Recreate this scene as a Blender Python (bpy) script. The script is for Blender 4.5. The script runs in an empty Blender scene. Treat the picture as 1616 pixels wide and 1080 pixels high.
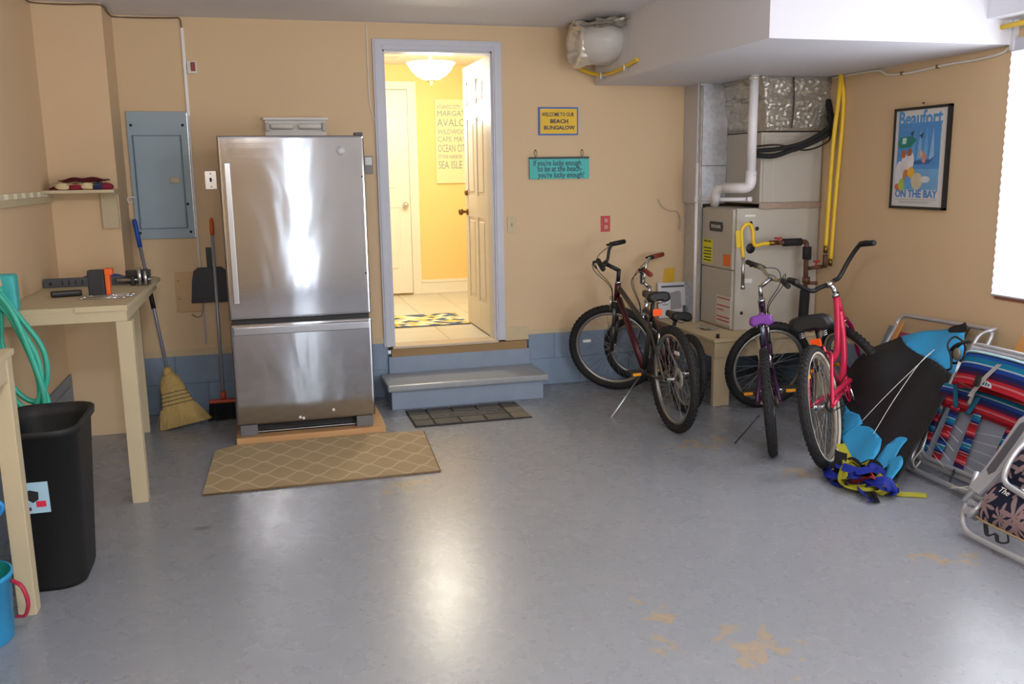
import bpy, bmesh, math, random
from mathutils import Vector, Matrix
random.seed(7)
D = bpy.data
scn = bpy.context.scene
COL = scn.collection
PI = math.pi

# ------------------------------------------------------------------ camera, world, lights, exposure
YAW, PITCH, ROLL = 0.2674, 0.1843, -0.0148
_F = Vector((math.sin(YAW)*math.cos(PITCH), math.cos(YAW)*math.cos(PITCH), -math.sin(PITCH)))
_R = Vector((math.cos(YAW), -math.sin(YAW), 0)); _U = _R.cross(_F)
_R2 = _R*math.cos(ROLL)+_U*math.sin(ROLL); _U2 = -_R*math.sin(ROLL)+_U*math.cos(ROLL)
cam = D.objects.new('camera', D.cameras.new('camera')); COL.objects.link(cam)
mw = Matrix.Identity(4)
for i in range(3):
    mw[i][0] = _R2[i]; mw[i][1] = _U2[i]; mw[i][2] = -_F[i]
mw.translation = Vector((-0.8615, -6.3373, 1.5674))
cam.matrix_world = mw
cam.data.sensor_width = 36; cam.data.lens = 1430.98*36/1616
cam.data.clip_start = 0.05
scn.camera = cam
scn.view_settings.view_transform = 'Standard'; scn.view_settings.look = 'None'
scn.view_settings.gamma = 1; scn.view_settings.use_curve_mapping = False
scn.view_settings.exposure = 0.12
wd = D.worlds.new('world'); scn.world = wd; wd.use_nodes = True
wd.node_tree.nodes['Background'].inputs[0].default_value = (0.72, 0.84, 1.0, 1)
wd.node_tree.nodes['Background'].inputs[1].default_value = 0.6

def area(name, loc, rot, sx, sy, power, col):
    l = D.lights.new(name, 'AREA'); l.shape = 'RECTANGLE'; l.size = sx; l.size_y = sy
    l.energy = power; l.color = col
    o = D.objects.new(name, l); COL.objects.link(o); o.location = loc; o.rotation_euler = rot
    return o
# open garage door behind the camera, a side-door window strip and the shaded window on the right wall
area('garage_door_daylight', (1.92, -8.2, 1.0), (math.radians(102), 0, 0), 1.6, 1.9, 78, (0.92, 0.95, 1.0))
area('side_door_daylight', (-0.345, -8.2, 1.2), (PI/2, 0, 0), 0.03, 2.2, 11, (0.85, 0.93, 1.0))
area('window_daylight', (2.86, -2.95, 1.52), (0, PI/2, 0), 1.2, 1.15, 20, (0.90, 0.94, 1.0))
def point_fill(name, loc, rad, power, col):
    l = D.lights.new(name, 'POINT'); l.energy = power; l.color = col; l.shadow_soft_size = rad
    o = D.objects.new(name, l); COL.objects.link(o); o.location = loc; return o
point_fill('ceiling_fill', (-0.9, -5.6, 2.33), .12, 80, (1.0, .97, .93))  # unseen fill light, added out of view to brighten ceiling and soffit
point_fill('ceiling_fill', (1.3, -5.6, 2.33), .12, 52, (1.0, .97, .93))  # second added fill light further right, also out of view

# ------------------------------------------------------------------ materials
def lin(h):
    h = h.lstrip('#'); c = [int(h[i:i+2], 16)/255 for i in (0, 2, 4)]
    return tuple(x/12.92 if x <= .04045 else ((x+.055)/1.055)**2.4 for x in c)+(1,)
def base_mat(name):
    m = D.materials.new(name); m.use_nodes = True
    return m, m.node_tree, m.node_tree.nodes['Principled BSDF']
_mats = {}
def mat(h, rough=.6, metal=0., spread=.06, scale=8, bump=0., bscale=60, key=None, **kw):
    """plain colour with a little procedural variation and relief"""
    k = (h, rough, metal, spread, scale, bump, bscale, tuple(sorted(kw.items())))
    if k in _mats: return _mats[k]
    m, nt, b = base_mat('paint_'+h.strip('#'))
    N = nt.nodes; L = nt.links
    tc = N.new('ShaderNodeTexCoord')
    nz = N.new('ShaderNodeTexNoise'); nz.inputs['Scale'].default_value = scale; nz.inputs['Detail'].default_value = 4
    L.new(tc.outputs['Object'], nz.inputs['Vector'])
    mx = N.new('ShaderNodeMix'); mx.data_type = 'RGBA'
    c = lin(h)
    mx.inputs[6].default_value = tuple(x*(1-spread) for x in c[:3])+(1,)
    mx.inputs[7].default_value = tuple(min(1, x*(1+spread)) for x in c[:3])+(1,)
    L.new(nz.outputs['Fac'], mx.inputs[0]); L.new(mx.outputs[2], b.inputs['Base Color'])
    b.inputs['Roughness'].default_value = rough; b.inputs['Metallic'].default_value = metal
    for kk, v in kw.items(): b.inputs[kk].default_value = v
    if bump:
        n2 = N.new('ShaderNodeTexNoise'); n2.inputs['Scale'].default_value = bscale; n2.inputs['Detail'].default_value = 3
        L.new(tc.outputs['Object'], n2.inputs['Vector'])
        bp = N.new('ShaderNodeBump'); bp.inputs['Strength'].default_value = bump; bp.inputs['Distance'].default_value = .004
        L.new(n2.outputs['Fac'], bp.inputs['Height']); L.new(bp.outputs['Normal'], b.inputs['Normal'])
    _mats[k] = m
    return m
def emis(h, s):
    m, nt, b = base_mat('glow_'+h.strip('#'))
    b.inputs['Base Color'].default_value = lin(h); b.inputs['Emission Color'].default_value = lin(h)
    b.inputs['Emission Strength'].default_value = s
    return m
class NT:   # tiny node helper
    def __init__(s, name): s.m, s.nt, s.b = base_mat(name); s.N = s.nt.nodes; s.L = s.nt.links
    def n(s, t, **kw):
        o = s.N.new('ShaderNode'+t)
        for k, v in kw.items(): setattr(o, k, v)
        return o
    def put(s, sock, v):
        if hasattr(v, 'node'): s.L.new(v, sock)
        else: sock.default_value = v
    def math(s, op, a, b=0., c=None):
        o = s.n('Math', operation=op); s.put(o.inputs[0], a); s.put(o.inputs[1], b)
        if c is not None: s.put(o.inputs[2], c)
        return o.outputs[0]
    def mix(s, f, a, b):
        o = s.n('Mix', data_type='RGBA'); s.put(o.inputs[0], f); s.put(o.inputs[6], a); s.put(o.inputs[7], b)
        return o.outputs[2]
    def noise(s, v, sc, det=4, out='Fac', dist=0.):
        o = s.n('TexNoise'); s.put(o.inputs['Vector'], v); o.inputs['Scale'].default_value = sc
        o.inputs['Detail'].default_value = det; o.inputs['Distortion'].default_value = dist
        return o.outputs[out]
    def ramp(s, f, stops, const=False):
        o = s.n('ValToRGB'); s.put(o.inputs[0], f); cr = o.color_ramp
        if const: cr.interpolation = 'CONSTANT'
        while len(cr.elements) < len(stops): cr.elements.new(.5)
        for e, (p, c) in zip(cr.elements, stops): e.position = p; e.color = c
        return o.outputs[0]
    def coord(s, k='Object'): return s.n('TexCoord').outputs[k]
    def sep(s, v):
        o = s.n('SeparateXYZ'); s.L.new(v, o.inputs[0]); return o.outputs
    def bump(s, h, st, d=.004):
        o = s.n('Bump'); s.put(o.inputs['Height'], h); o.inputs['Strength'].default_value = st; o.inputs['Distance'].default_value = d
        s.L.new(o.outputs[0], s.b.inputs['Normal'])
W1 = (1, 1, 1, 1); K0 = (0, 0, 0, 1)

def floor_mat():
    t = NT('painted_concrete'); g = t.n('NewGeometry').outputs['Position']
    big = t.noise(g, .9, 3); mid = t.noise(g, 7, 5)
    col = t.mix(big, lin('#8A8F98'), lin('#989BA1'))
    col = t.mix(t.math('MULTIPLY', mid, .25), col, lin('#7D848F'))
    sp = t.n('TexVoronoi'); sp.inputs['Scale'].default_value = 42; t.L.new(g, sp.inputs['Vector'])
    mask = t.math('MULTIPLY', t.math('LESS_THAN', sp.outputs['Distance'], .16), t.math('GREATER_THAN', t.noise(g, 25, 2), .52))
    col = t.mix(t.math('MULTIPLY', mask, .5), col, lin('#4E565F'))
    # worn tan patches where the paint has lifted, at fixed spots of the floor
    s = t.sep(g); tot = None
    for (x, y, rx, ry) in [(-.24, -1.93, .22, .13), (1.50, -1.72, .26, .20), (1.78, -2.35, .12, .14), (.42, -3.52, .12, .13), (.66, -3.86, .20, .22), (.55, -4.05, .10, .10), (.35,-3.75,.1,.1), (1.75,-3.45,.24,.12)]:
        dx = t.math('DIVIDE', t.math('SUBTRACT', s[0], x), rx); dy = t.math('DIVIDE', t.math('SUBTRACT', s[1], y), ry)
        d = t.math('ADD', t.math('MULTIPLY', dx, dx), t.math('MULTIPLY', dy, dy))
        v = t.math('MAXIMUM', t.math('SUBTRACT', 1., d), 0.)
        tot = v if tot is None else t.math('MAXIMUM', tot, v)
    pn = t.noise(g, 11, 5, dist=.6)
    pm = t.n('MapRange'); t.put(pm.inputs[0], t.math('ADD', pn, t.math('MULTIPLY', tot, .22)))
    pm.inputs[1].default_value = .66; pm.inputs[2].default_value = .74
    gate = t.math('GREATER_THAN', tot, .02)
    col = t.mix(t.math('MULTIPLY', t.math('MULTIPLY', pm.outputs[0], gate), .75), col, lin('#A89478'))
    # three small moss-dark stains near the bench
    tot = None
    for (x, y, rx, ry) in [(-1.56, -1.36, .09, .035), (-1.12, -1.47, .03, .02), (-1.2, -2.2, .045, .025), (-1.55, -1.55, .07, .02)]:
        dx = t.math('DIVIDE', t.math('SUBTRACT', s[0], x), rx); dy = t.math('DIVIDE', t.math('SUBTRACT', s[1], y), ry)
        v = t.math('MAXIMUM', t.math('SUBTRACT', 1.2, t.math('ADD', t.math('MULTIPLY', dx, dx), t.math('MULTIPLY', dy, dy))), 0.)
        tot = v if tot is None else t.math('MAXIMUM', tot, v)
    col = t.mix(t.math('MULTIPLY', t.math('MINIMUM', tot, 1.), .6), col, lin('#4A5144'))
    t.L.new(col, t.b.inputs['Base Color'])
    r = t.n('MapRange'); t.put(r.inputs[0], mid); r.inputs[3].default_value = .24; r.inputs[4].default_value = .31
    t.L.new(r.outputs[0], t.b.inputs['Roughness'])
    t.bump(t.noise(g, 34, 4), .14, .003)
    return t.m
def wall_mat(a, b_, bump=.12):
    t = NT('wall_paint'); g = t.n('NewGeometry').outputs['Position']
    col = t.mix(t.noise(g, 1.3, 4), lin(a), lin(b_)); t.L.new(col, t.b.inputs['Base Color'])
    t.b.inputs['Roughness'].default_value = .62
    t.bump(t.noise(g, 45, 3), bump, .003); return t.m
def wood_mat(a, b_, axis=0, sc=14):
    t = NT('wood_grain'); c = t.coord('Object')
    mp = t.n('Mapping'); t.L.new(c, mp.inputs[0]); s = [sc*3]*3; s[axis] = sc*.18; mp.inputs['Scale'].default_value = s
    col = t.mix(t.noise(mp.outputs[0], 1, 5, dist=.8), lin(a), lin(b_)); t.L.new(col, t.b.inputs['Base Color'])
    t.b.inputs['Roughness'].default_value = .6; t.bump(t.noise(mp.outputs[0], 1, 5), .15, .002); return t.m
def steel_mat():
    t = NT('brushed_steel'); c = t.coord('Object')
    mp = t.n('Mapping'); t.L.new(c, mp.inputs[0]); mp.inputs['Scale'].default_value = (2, 2, 260)
    br = t.noise(mp.outputs[0], 1, 3)
    mp2 = t.n('Mapping'); t.L.new(c, mp2.inputs[0]); mp2.inputs['Scale'].default_value = (3.6, 1, 1.2)
    wave = t.noise(mp2.outputs[0], 1, 2, dist=.8)
    sm = t.noise(c, 3, 3)
    t.L.new(t.mix(sm, lin('#A0A1A8'), lin('#ABABAE')), t.b.inputs['Base Color'])
    t.b.inputs['Metallic'].default_value = 1
    r = t.n('MapRange'); t.put(r.inputs[0], br); r.inputs[3].default_value = .07; r.inputs[4].default_value = .12
    t.L.new(r.outputs[0], t.b.inputs['Roughness'])
    b1 = t.n('Bump'); t.put(b1.inputs['Height'], wave); b1.inputs['Strength'].default_value = .11; b1.inputs['Distance'].default_value = .02
    b2 = t.n('Bump'); t.put(b2.inputs['Height'], br); b2.inputs['Strength'].default_value = .035; b2.inputs['Distance'].default_value = .001
    t.L.new(b1.outputs[0], b2.inputs['Normal']); t.L.new(b2.outputs[0], t.b.inputs['Normal'])
    return t.m
def foil_mat():
    t = NT('foil'); c = t.coord('Object')
    t.b.inputs['Base Color'].default_value = lin('#EAE5DC'); t.b.inputs['Metallic'].default_value = .6
    t.b.inputs['Roughness'].default_value = .34
    v = t.n('TexVoronoi'); v.inputs['Scale'].default_value = 26; t.L.new(c, v.inputs['Vector'])
    h = t.math('ADD', t.noise(c, 30, 5, dist=1.), v.outputs['Distance']); t.bump(h, .4, .005); return t.m
def galv_mat():
    t = NT('galvanised'); c = t.coord('Object')
    v = t.n('TexVoronoi'); v.inputs['Scale'].default_value = 30; t.L.new(c, v.inputs['Vector'])
    t.L.new(t.mix(v.outputs['Distance'], lin('#B9BDC6'), lin('#D3D6DC')), t.b.inputs['Base Color'])
    t.b.inputs['Metallic'].default_value = .65; t.b.inputs['Roughness'].default_value = .38
    t.bump(t.noise(c, 5, 3), .3, .01); return t.m
def trellis_mat():
    t = NT('trellis_rug'); c = t.coord('Object'); s = t.sep(c)
    p = .088*1.25
    wob = t.math('MULTIPLY', t.math('SINE', t.math('MULTIPLY', s[0], 2*PI/.185)), p*.46)
    def fam(y):
        fr = t.math('FRACT', t.math('DIVIDE', y, 2*p)); return t.math('ABSOLUTE', t.math('SUBTRACT', fr, .5))
    d = t.math('MAXIMUM', fam(t.math('SUBTRACT', s[1], wob)), fam(t.math('ADD', t.math('ADD', s[1], wob), p)))
    line = t.math('GREATER_THAN', d, .452)
    base = t.mix(t.noise(c, 6, 4), lin('#A8946F'), lin('#B8A27E'))
    col = t.mix(line, base, lin('#C9B591')); t.L.new(col, t.b.inputs['Base Color']); t.b.inputs['Roughness'].default_value = .9
    t.bump(t.noise(c, 260, 2), .5, .002); return t.m
def hall_rug_mat():
    t = NT('diamond_rug'); c = t.coord('Object'); s = t.sep(c)
    u = t.math('ADD', t.math('MULTIPLY', s[0], 12), t.math('MULTIPLY', s[1], 12)); v = t.math('SUBTRACT', t.math('MULTIPLY', s[0], 12), t.math('MULTIPLY', s[1], 12))
    fu = t.math('FLOOR', u); fv = t.math('FLOOR', v)
    cb = t.n('CombineXYZ'); t.put(cb.inputs[0], fu); t.put(cb.inputs[1], fv)
    wn = t.n('TexWhiteNoise', noise_dimensions='3D'); t.L.new(cb.outputs[0], wn.inputs[0])
    col = t.ramp(wn.outputs['Value'], [(0, lin('#F1E7C8')), (.32, lin('#E3C65B')), (.58, lin('#4E6482')), (.82, lin('#B9BDB8'))], True)
    t.L.new(col, t.b.inputs['Base Color']); t.b.inputs['Roughness'].default_value = .9; return t.m
def stripe_mat(rep=1., axis='v', off=0.):
    t = NT('serape_stripes'); uv = t.n('UVMap').outputs[0]; s = t.sep(uv)
    f = t.math('FRACT', t.math('ADD', t.math('MULTIPLY', s[1 if axis == 'v' else 0], rep), off))
    A = lin
    st = [(0, A('#B81F2C')), (.10, A('#D9283A')), (.20, A('#E58C94')), (.25, A('#D9283A')), (.32, A('#5A1A4A')), (.40, A('#1E2C6E')), (.50, A('#2450A8')),
          (.60, A('#BFD4DA')), (.64, A('#1E93B8')), (.76, A('#2B68B8')), (.84, A('#1C2560')), (.90, A('#C98E9A')), (.94, A('#A01C30'))]
    t.L.new(t.ramp(f, st, True), t.b.inputs['Base Color']); t.b.inputs['Roughness'].default_value = .85
    t.bump(t.noise(uv, 400, 2), .2, .001); return t.m
def floral_mat():
    t = NT('palm_print'); c = t.coord('Object'); acc = None
    for k, (sc, n, off) in enumerate([(7.5, 8., 0.), (6.2, 7., 3.3)]):
        mp = t.n('Mapping'); t.L.new(c, mp.inputs[0]); mp.inputs['Location'].default_value = (off, off*.7, 0); mp.inputs['Scale'].default_value = (0, sc, sc)
        v = t.n('TexVoronoi', voronoi_dimensions='3D'); v.inputs['Scale'].default_value = 1; v.inputs['Randomness'].default_value = .7; t.L.new(mp.outputs[0], v.inputs['Vector'])
        sb = t.n('VectorMath', operation='SUBTRACT'); t.L.new(mp.outputs[0], sb.inputs[0]); t.L.new(v.outputs['Position'], sb.inputs[1])
        s = t.sep(sb.outputs[0]); ang = t.math('ARCTAN2', s[2], s[1])
        r = t.math('SQRT', t.math('ADD', t.math('MULTIPLY', s[1], s[1]), t.math('MULTIPLY', s[2], s[2])))
        pet = t.math('ABSOLUTE', t.math('COSINE', t.math('MULTIPLY', ang, n/2)))
        lim = t.math('MULTIPLY', t.math('POWER', pet, 1.5), .50)
        mk = t.math('LESS_THAN', r, lim)
        acc = mk if acc is None else t.math('MAXIMUM', acc, mk)
    t.L.new(t.mix(acc, lin('#262A45'), lin('#B79C9C')), t.b.inputs['Base Color']); t.b.inputs['Roughness'].default_value = .85; return t.m
def tire_grip(h='#1B1B1D'): return mat(h, .75, bump=.2, bscale=200)

M_WALL = wall_mat('#DBC19C', '#D4B892'); M_WALLD = M_WALL
M_CEIL = wall_mat('#E2E3EC', '#E8E8F0'); M_SOF = wall_mat('#D6D7DF', '#DBDBE2')
M_TRIM = mat('#C6C9D6', .4); M_CURB = mat('#8296AE', .5, spread=.1, bump=.35, bscale=90)
M_STEP = mat('#8B9AB0', .38, spread=.1, bump=.2, bscale=60); M_TREAD = mat('#989CA2', .3, spread=.12, scale=12, bump=.2, bscale=60)
M_BOARD = mat('#CBB996', .6, spread=.08, bump=.2, bscale=40); M_BENCH = mat('#C5B797', .55, spread=.07, bump=.15, bscale=40)
M_STEEL = steel_mat(); M_FOIL = foil_mat(); M_GALV = galv_mat()
M_ALU = mat('#C4C8CD', .28, 1.); M_CHROME = mat('#D5D7DA', .14, 1.); M_BLACK = mat('#17171A', .5); M_PLAST = mat('#131315', .62, bump=.25, bscale=150)
M_FURN = mat('#BBB6AC', .45, spread=.03); M_PVC = mat('#EDEBF0', .35); M_YEL = mat('#EBC22A', .38); M_BRASS = mat('#8A6A3C', .35, .9)
M_RUST = mat('#6B4A3A', .55, .5, spread=.2); M_FOAM = mat('#1F1F21', .85); M_RED = mat('#B3262C', .4); M_WHITE = mat('#E6E4E0', .5)
M_DOOR = mat('#DAD5D0', .42, spread=.02); M_PANEL = mat('#93A8B6', .42, spread=.03); M_REFL = mat('#FF5A1A', .25, **{'Emission Strength': 0.}); M_AMB = mat('#FFA514', .25)
M_TIRE = tire_grip(); M_RIM = mat('#A3A19D', .35, .8); M_SPOKE = mat('#A8A8A8', .3, .9); M_SADDLE = mat('#1A1A1C', .45)

# ------------------------------------------------------------------ mesh builder
class MB:
    def __init__(s): s.bm = bmesh.new(); s.uv = s.bm.loops.layers.uv.new('UVMap')
    def _bev(s, vs, r, seg=2):
        es = {e for v in vs for e in v.link_edges}
        bmesh.ops.bevel(s.bm, geom=list(es), offset=r, segments=seg, affect='EDGES', profile=.7)
    def box(s, a, b, bev=0., M=None, seg=2):
        a, b = [min(p, q) for p, q in zip(a, b)], [max(p, q) for p, q in zip(a, b)]
        vs = [s.bm.verts.new((x, y, z)) for x in (a[0], b[0]) for y in (a[1], b[1]) for z in (a[2], b[2])]
        for f in ((0, 1, 3, 2), (4, 6, 7, 5), (0, 4, 5, 1), (2, 3, 7, 6), (0, 2, 6, 4), (1, 5, 7, 3)): s.bm.faces.new([vs[i] for i in f])
        if M is not None:
            for v in vs: v.co = M @ v.co
        if bev: s._bev(vs, min(bev, .45*min(q-p for p, q in zip(a, b))), seg)
        return s
    def tube(s, pts, r, n=10, closed=False, caps=True, flat=1.):
        pts = [Vector(p) for p in pts]; k = len(pts); rs = r if isinstance(r, (list, tuple)) else [r]*k
        rings = []; prev = None
        for i, p in enumerate(pts):
            a = pts[(i-1) % k] if (closed or i) else p; b = pts[(i+1) % k] if (closed or i < k-1) else p
            t = (b-a).normalized()
            if prev is None:
                u = t.orthogonal().normalized()
                if abs(t.z) < .9: u = t.cross(Vector((0, 0, 1))).normalized()
            else:
                u = prev-t*prev.dot(t)
                u = u.normalized() if u.length > 1e-6 else t.orthogonal().normalized()
            prev = u; w = t.cross(u)
            rings.append([s.bm.verts.new(p+(u*math.cos(q)+w*math.sin(q)*flat)*rs[i]) for q in [2*PI*j/n for j in range(n)]])
        for i in range(k if closed else k-1):
            A, B = rings[i], rings[(i+1) % k]
            for j in range(n):
                f = s.bm.faces.new((A[j], A[(j+1) % n], B[(j+1) % n], B[j])); f.smooth = True
        if caps and not closed:
            s.bm.faces.new(rings[0][::-1]); s.bm.faces.new(rings[-1])
        return s
    def cyl(s, a, b, r, r2=None, n=20): return s.tube([a, b], [r, r if r2 is None else r2], n)
    def lathe(s, c, prof, axis=(0, 0, 1), n=32, caps=False, a0=0, a1=2*PI):
        c = Vector(c); ax = Vector(axis).normalized(); u = ax.orthogonal().normalized(); w = ax.cross(u)
        full = abs(a1-a0-2*PI) < 1e-6; rings = []; cnt = n if full else n+1
        for j in range(cnt):
            q = a0+(a1-a0)*j/n; d = u*math.cos(q)+w*math.sin(q)
            rings.append([s.bm.verts.new(c+d*r+ax*h) for r, h in prof])
        for j in range(n if full else n):
            A, B = rings[j], rings[(j+1) % cnt]
            for i in range(len(prof)-1):
                try:
                    f = s.bm.faces.new((A[i], B[i], B[i+1], A[i+1])); f.smooth = True
                except ValueError: pass
        return s
    def poly(s, pts, th, M=None):
        """flat outline in x,y, thickened in z, then placed by M"""
        lo = [s.bm.verts.new((x, y, 0)) for x, y in pts]; hi = [s.bm.verts.new((x, y, th)) for x, y in pts]
        s.bm.faces.new(lo[::-1]); s.bm.faces.new(hi); n = len(pts)
        for i in range(n): s.bm.faces.new((lo[i], lo[(i+1) % n], hi[(i+1) % n], hi[i]))
        if M is not None:
            for v in lo+hi: v.co = M @ v.co
        return s
    def grid(s, fn, nu, nv, th=0.):
        """surface fn(u,v) -> point, uv mapped; th gives real thickness"""
        V = [[s.bm.verts.new(fn(i/nu, j/nv)) for j in range(nv+1)] for i in range(nu+1)]
        fs = []
        for i in range(nu):
            for j in range(nv):
                f = s.bm.faces.new((V[i][j], V[i+1][j], V[i+1][j+1], V[i][j+1])); f.smooth = True
                for l, (a, b) in zip(f.loops, ((i, j), (i+1, j), (i+1, j+1), (i, j+1))): l[s.uv].uv = (a/nu, b/nv)
                fs.append(f)
        if th: bmesh.ops.solidify(s.bm, geom=fs, thickness=th)
        return s
    def ell(s, c, r, n=16, M=None):
        res = bmesh.ops.create_uvsphere(s.bm, u_segments=n, v_segments=max(6, n//2), radius=1)
        for v in res['verts']:
            v.co = Vector((v.co.x*r[0], v.co.y*r[1], v.co.z*r[2]))
            if M is not None: v.co = M @ v.co
            v.co += Vector(c)
        for f in {f for v in res['verts'] for f in v.link_faces}: f.smooth = True
        return s
    def add_text(s, txt, size, M, ext=.0006, shear=0, align='CENTER', sx=1., bold=0.):
        cu = D.curves.new('t', 'FONT'); cu.body = txt; cu.size = size; cu.extrude = ext; cu.shear = shear; cu.offset = bold
        cu.align_x = align; cu.align_y = 'CENTER'; cu.resolution_u = 2
        o = D.objects.new('t', cu); COL.objects.link(o)
        dg = bpy.context.evaluated_depsgraph_get(); me = D.meshes.new_from_object(o.evaluated_get(dg))
        me.transform(M @ Matrix.Diagonal((sx, 1, 1, 1))); s.bm.from_mesh(me)
        D.objects.remove(o); D.meshes.remove(me); D.curves.remove(cu)
        return s

def tag(o, label=None, cat=None, group=None, kind=None):
    if label: o['label'] = label
    if cat: o['category'] = cat
    if group: o['group'] = group
    if kind: o['kind'] = kind
    return o
_base = {}
def obj(name, mb, m, parent=None, local=False, label=None, kind=None):
    """links the collected geometry as one mesh object. Geometry is in world space unless local (then it is in the thing's own frame)"""
    me = D.meshes.new(name)
    if not local:
        Mi = _base.get(parent.name, Matrix.Identity(4)).inverted() if parent else None
        if Mi: bmesh.ops.transform(mb.bm, matrix=Mi, verts=mb.bm.verts)
    bmesh.ops.recalc_face_normals(mb.bm, faces=mb.bm.faces)
    mb.bm.to_mesh(me); mb.bm.free()
    o = D.objects.new(name, me); COL.objects.link(o)
    if isinstance(m, (list, tuple)):
        for x in m: me.materials.append(x)
    else: me.materials.append(m)
    if parent:
        o.parent = parent; _base[o.name] = _base.get(parent.name, Matrix.Identity(4))
    tag(o, label, None, None, kind)
    return o
def thing(name, label, cat, loc=(0, 0, 0), group=None, M=None, kind=None):
    o = D.objects.new(name, None); COL.objects.link(o); o.empty_display_size = .1
    M = M if M is not None else Matrix.Translation(loc)
    o.matrix_world = M; _base[o.name] = M.copy(); tag(o, label, cat, group, kind)
    return o
def single(name, mb, m, label, cat, group=None, **k):
    """a thing that is one mesh; its origin sits at the base of the geometry"""
    vs = [v.co for v in mb.bm.verts]
    c = Vector(((min(v.x for v in vs)+max(v.x for v in vs))/2, (min(v.y for v in vs)+max(v.y for v in vs))/2, min(v.z for v in vs)))
    bmesh.ops.translate(mb.bm, vec=-c, verts=mb.bm.verts)
    o = obj(name, mb, m); o.location = c
    return tag(o, label, cat, group)
def struct(name, mb, m, parent=None, **k):
    o = obj(name, mb, m, parent)
    if not parent: o['kind'] = 'structure'
    return o
def arc(c, r, a0, a1, n, ux, uy):
    c = Vector(c); ux = Vector(ux); uy = Vector(uy)
    return [c+ux*r*math.cos(a0+(a1-a0)*i/n)+uy*r*math.sin(a0+(a1-a0)*i/n) for i in range(n+1)]
def rounded(pts, r, n=5, closed=False):
    """polyline with its corners rounded"""
    pts = [Vector(p) for p in pts]; k = len(pts); out = []
    for i, p in enumerate(pts):
        if not closed and i in (0, k-1): out.append(p); continue
        a = (pts[(i-1) % k]-p); b = (pts[(i+1) % k]-p); ra = min(r, a.length*.45, b.length*.45)
        A = p+a.normalized()*ra; B = p+b.normalized()*ra
        for j in range(n+1):
            t = j/n; out.append(A*(1-t)**2+p*2*t*(1-t)+B*t*t)
    return out
def spline(pts, n=8):
    pts = [Vector(p) for p in pts]; out = []
    P = [pts[0]*2-pts[1]]+pts+[pts[-1]*2-pts[-2]]
    for i in range(1, len(P)-2):
        for j in range(n):
            t = j/n; a, b, c, d = P[i-1:i+3]
            out.append(.5*((2*b)+(c-a)*t+(2*a-5*b+4*c-d)*t*t+(3*b-a-3*c+d)*t**3))
    return out+[pts[-1]]
def frame_M(o, x, y):
    """matrix with origin o, x axis x, y axis y"""
    x = Vector(x).normalized(); y = Vector(y); y = (y-x*y.dot(x)).normalized(); z = x.cross(y)
    M = Matrix.Identity(4)
    for i in range(3): M[i][0] = x[i]; M[i][1] = y[i]; M[i][2] = z[i]; M[i][3] = o[i]
    return M
WALLM = lambda x, z, y=-.001: frame_M((x, y, z), (1, 0, 0), (0, 0, 1))          # upright on the back wall, facing the room

# ------------------------------------------------------------------ the shell of the garage
XL, XR, ZC = -2.04, 2.937, 2.568
ZS, DW = .366, .757; ZD = ZS+2.03
struct('floor', MB().box((XL-.1, -8.6, -.1), (XR+.1, .12, 0)), floor_mat())
mb = MB(); mb.box((XL-.1, 0, .40), (0, .12, ZC)); mb.box((DW, 0, .40), (XR+.1, .12, ZC)); mb.box((0, 0, ZD), (DW, .12, ZC))
struct('wall_back', mb, M_WALL)
struct('wall_left', MB().box((XL-.1, -8.6, 0), (XL, 0, ZC)), M_WALL)
WY0, WY1, WZ0, WZ1 = -3.55, -2.33, .885, 2.15
mb = MB(); mb.box((XR, WY1, .40), (XR+.1, 0, ZC)); mb.box((XR, -8.6, .40), (XR+.1, WY0, ZC)); mb.box((XR, WY0, .40), (XR+.1, WY1, WZ0)); mb.box((XR, WY0, WZ1), (XR+.1, WY1, ZC))
struct('wall_right', mb, M_WALL)
mb = MB(); mb.box((XL-.1, -8.5, 0), (-.55, -8.38, ZC)); mb.box((-.55, -8.5, 2.35), (XR+.1, -8.38, ZC)); mb.box((2.75, -8.5, 0), (XR+.1, -8.38, 2.35))
struct('wall_front', mb, M_WALL)
t = thing('garage_door', 'white panelled garage door behind the photographer', 'door', (1.2, -8.42, 0))
for k in range(4): obj('panel', MB().box((-.20, -8.36, .59*k), (2.74, -8.32, .59*k+.582), .01), mat('#DEDAD4', .6), t)
obj('side_post', MB().box((-.54, -8.36, 0), (-.46, -8.30, 2.34)).box((-.24, -8.36, 0), (-.205, -8.30, 2.34)), M_WHITE, t)
struct('ceiling', MB().box((XL-.1, -8.6, ZC), (XR+.1, .12, ZC+.1)), M_CEIL)
# boxed-in column in the left corner, duct soffits on the right
struct('column_left', MB().box((XL, -.40, 0), (-1.668, 0, ZC)), M_WALL)
mb = MB(); mb.box((1.517, -2.343, 2.178), (XR, 0, ZC)); mb.box((2.75, -6.2, 2.30), (XR, -2.343, ZC))
struct('soffit', mb, M_SOF)
struct('trim_1', MB().box((2.905, -2.362, 2.15), (2.937, -2.34, 2.30)), M_SOF)
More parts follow.
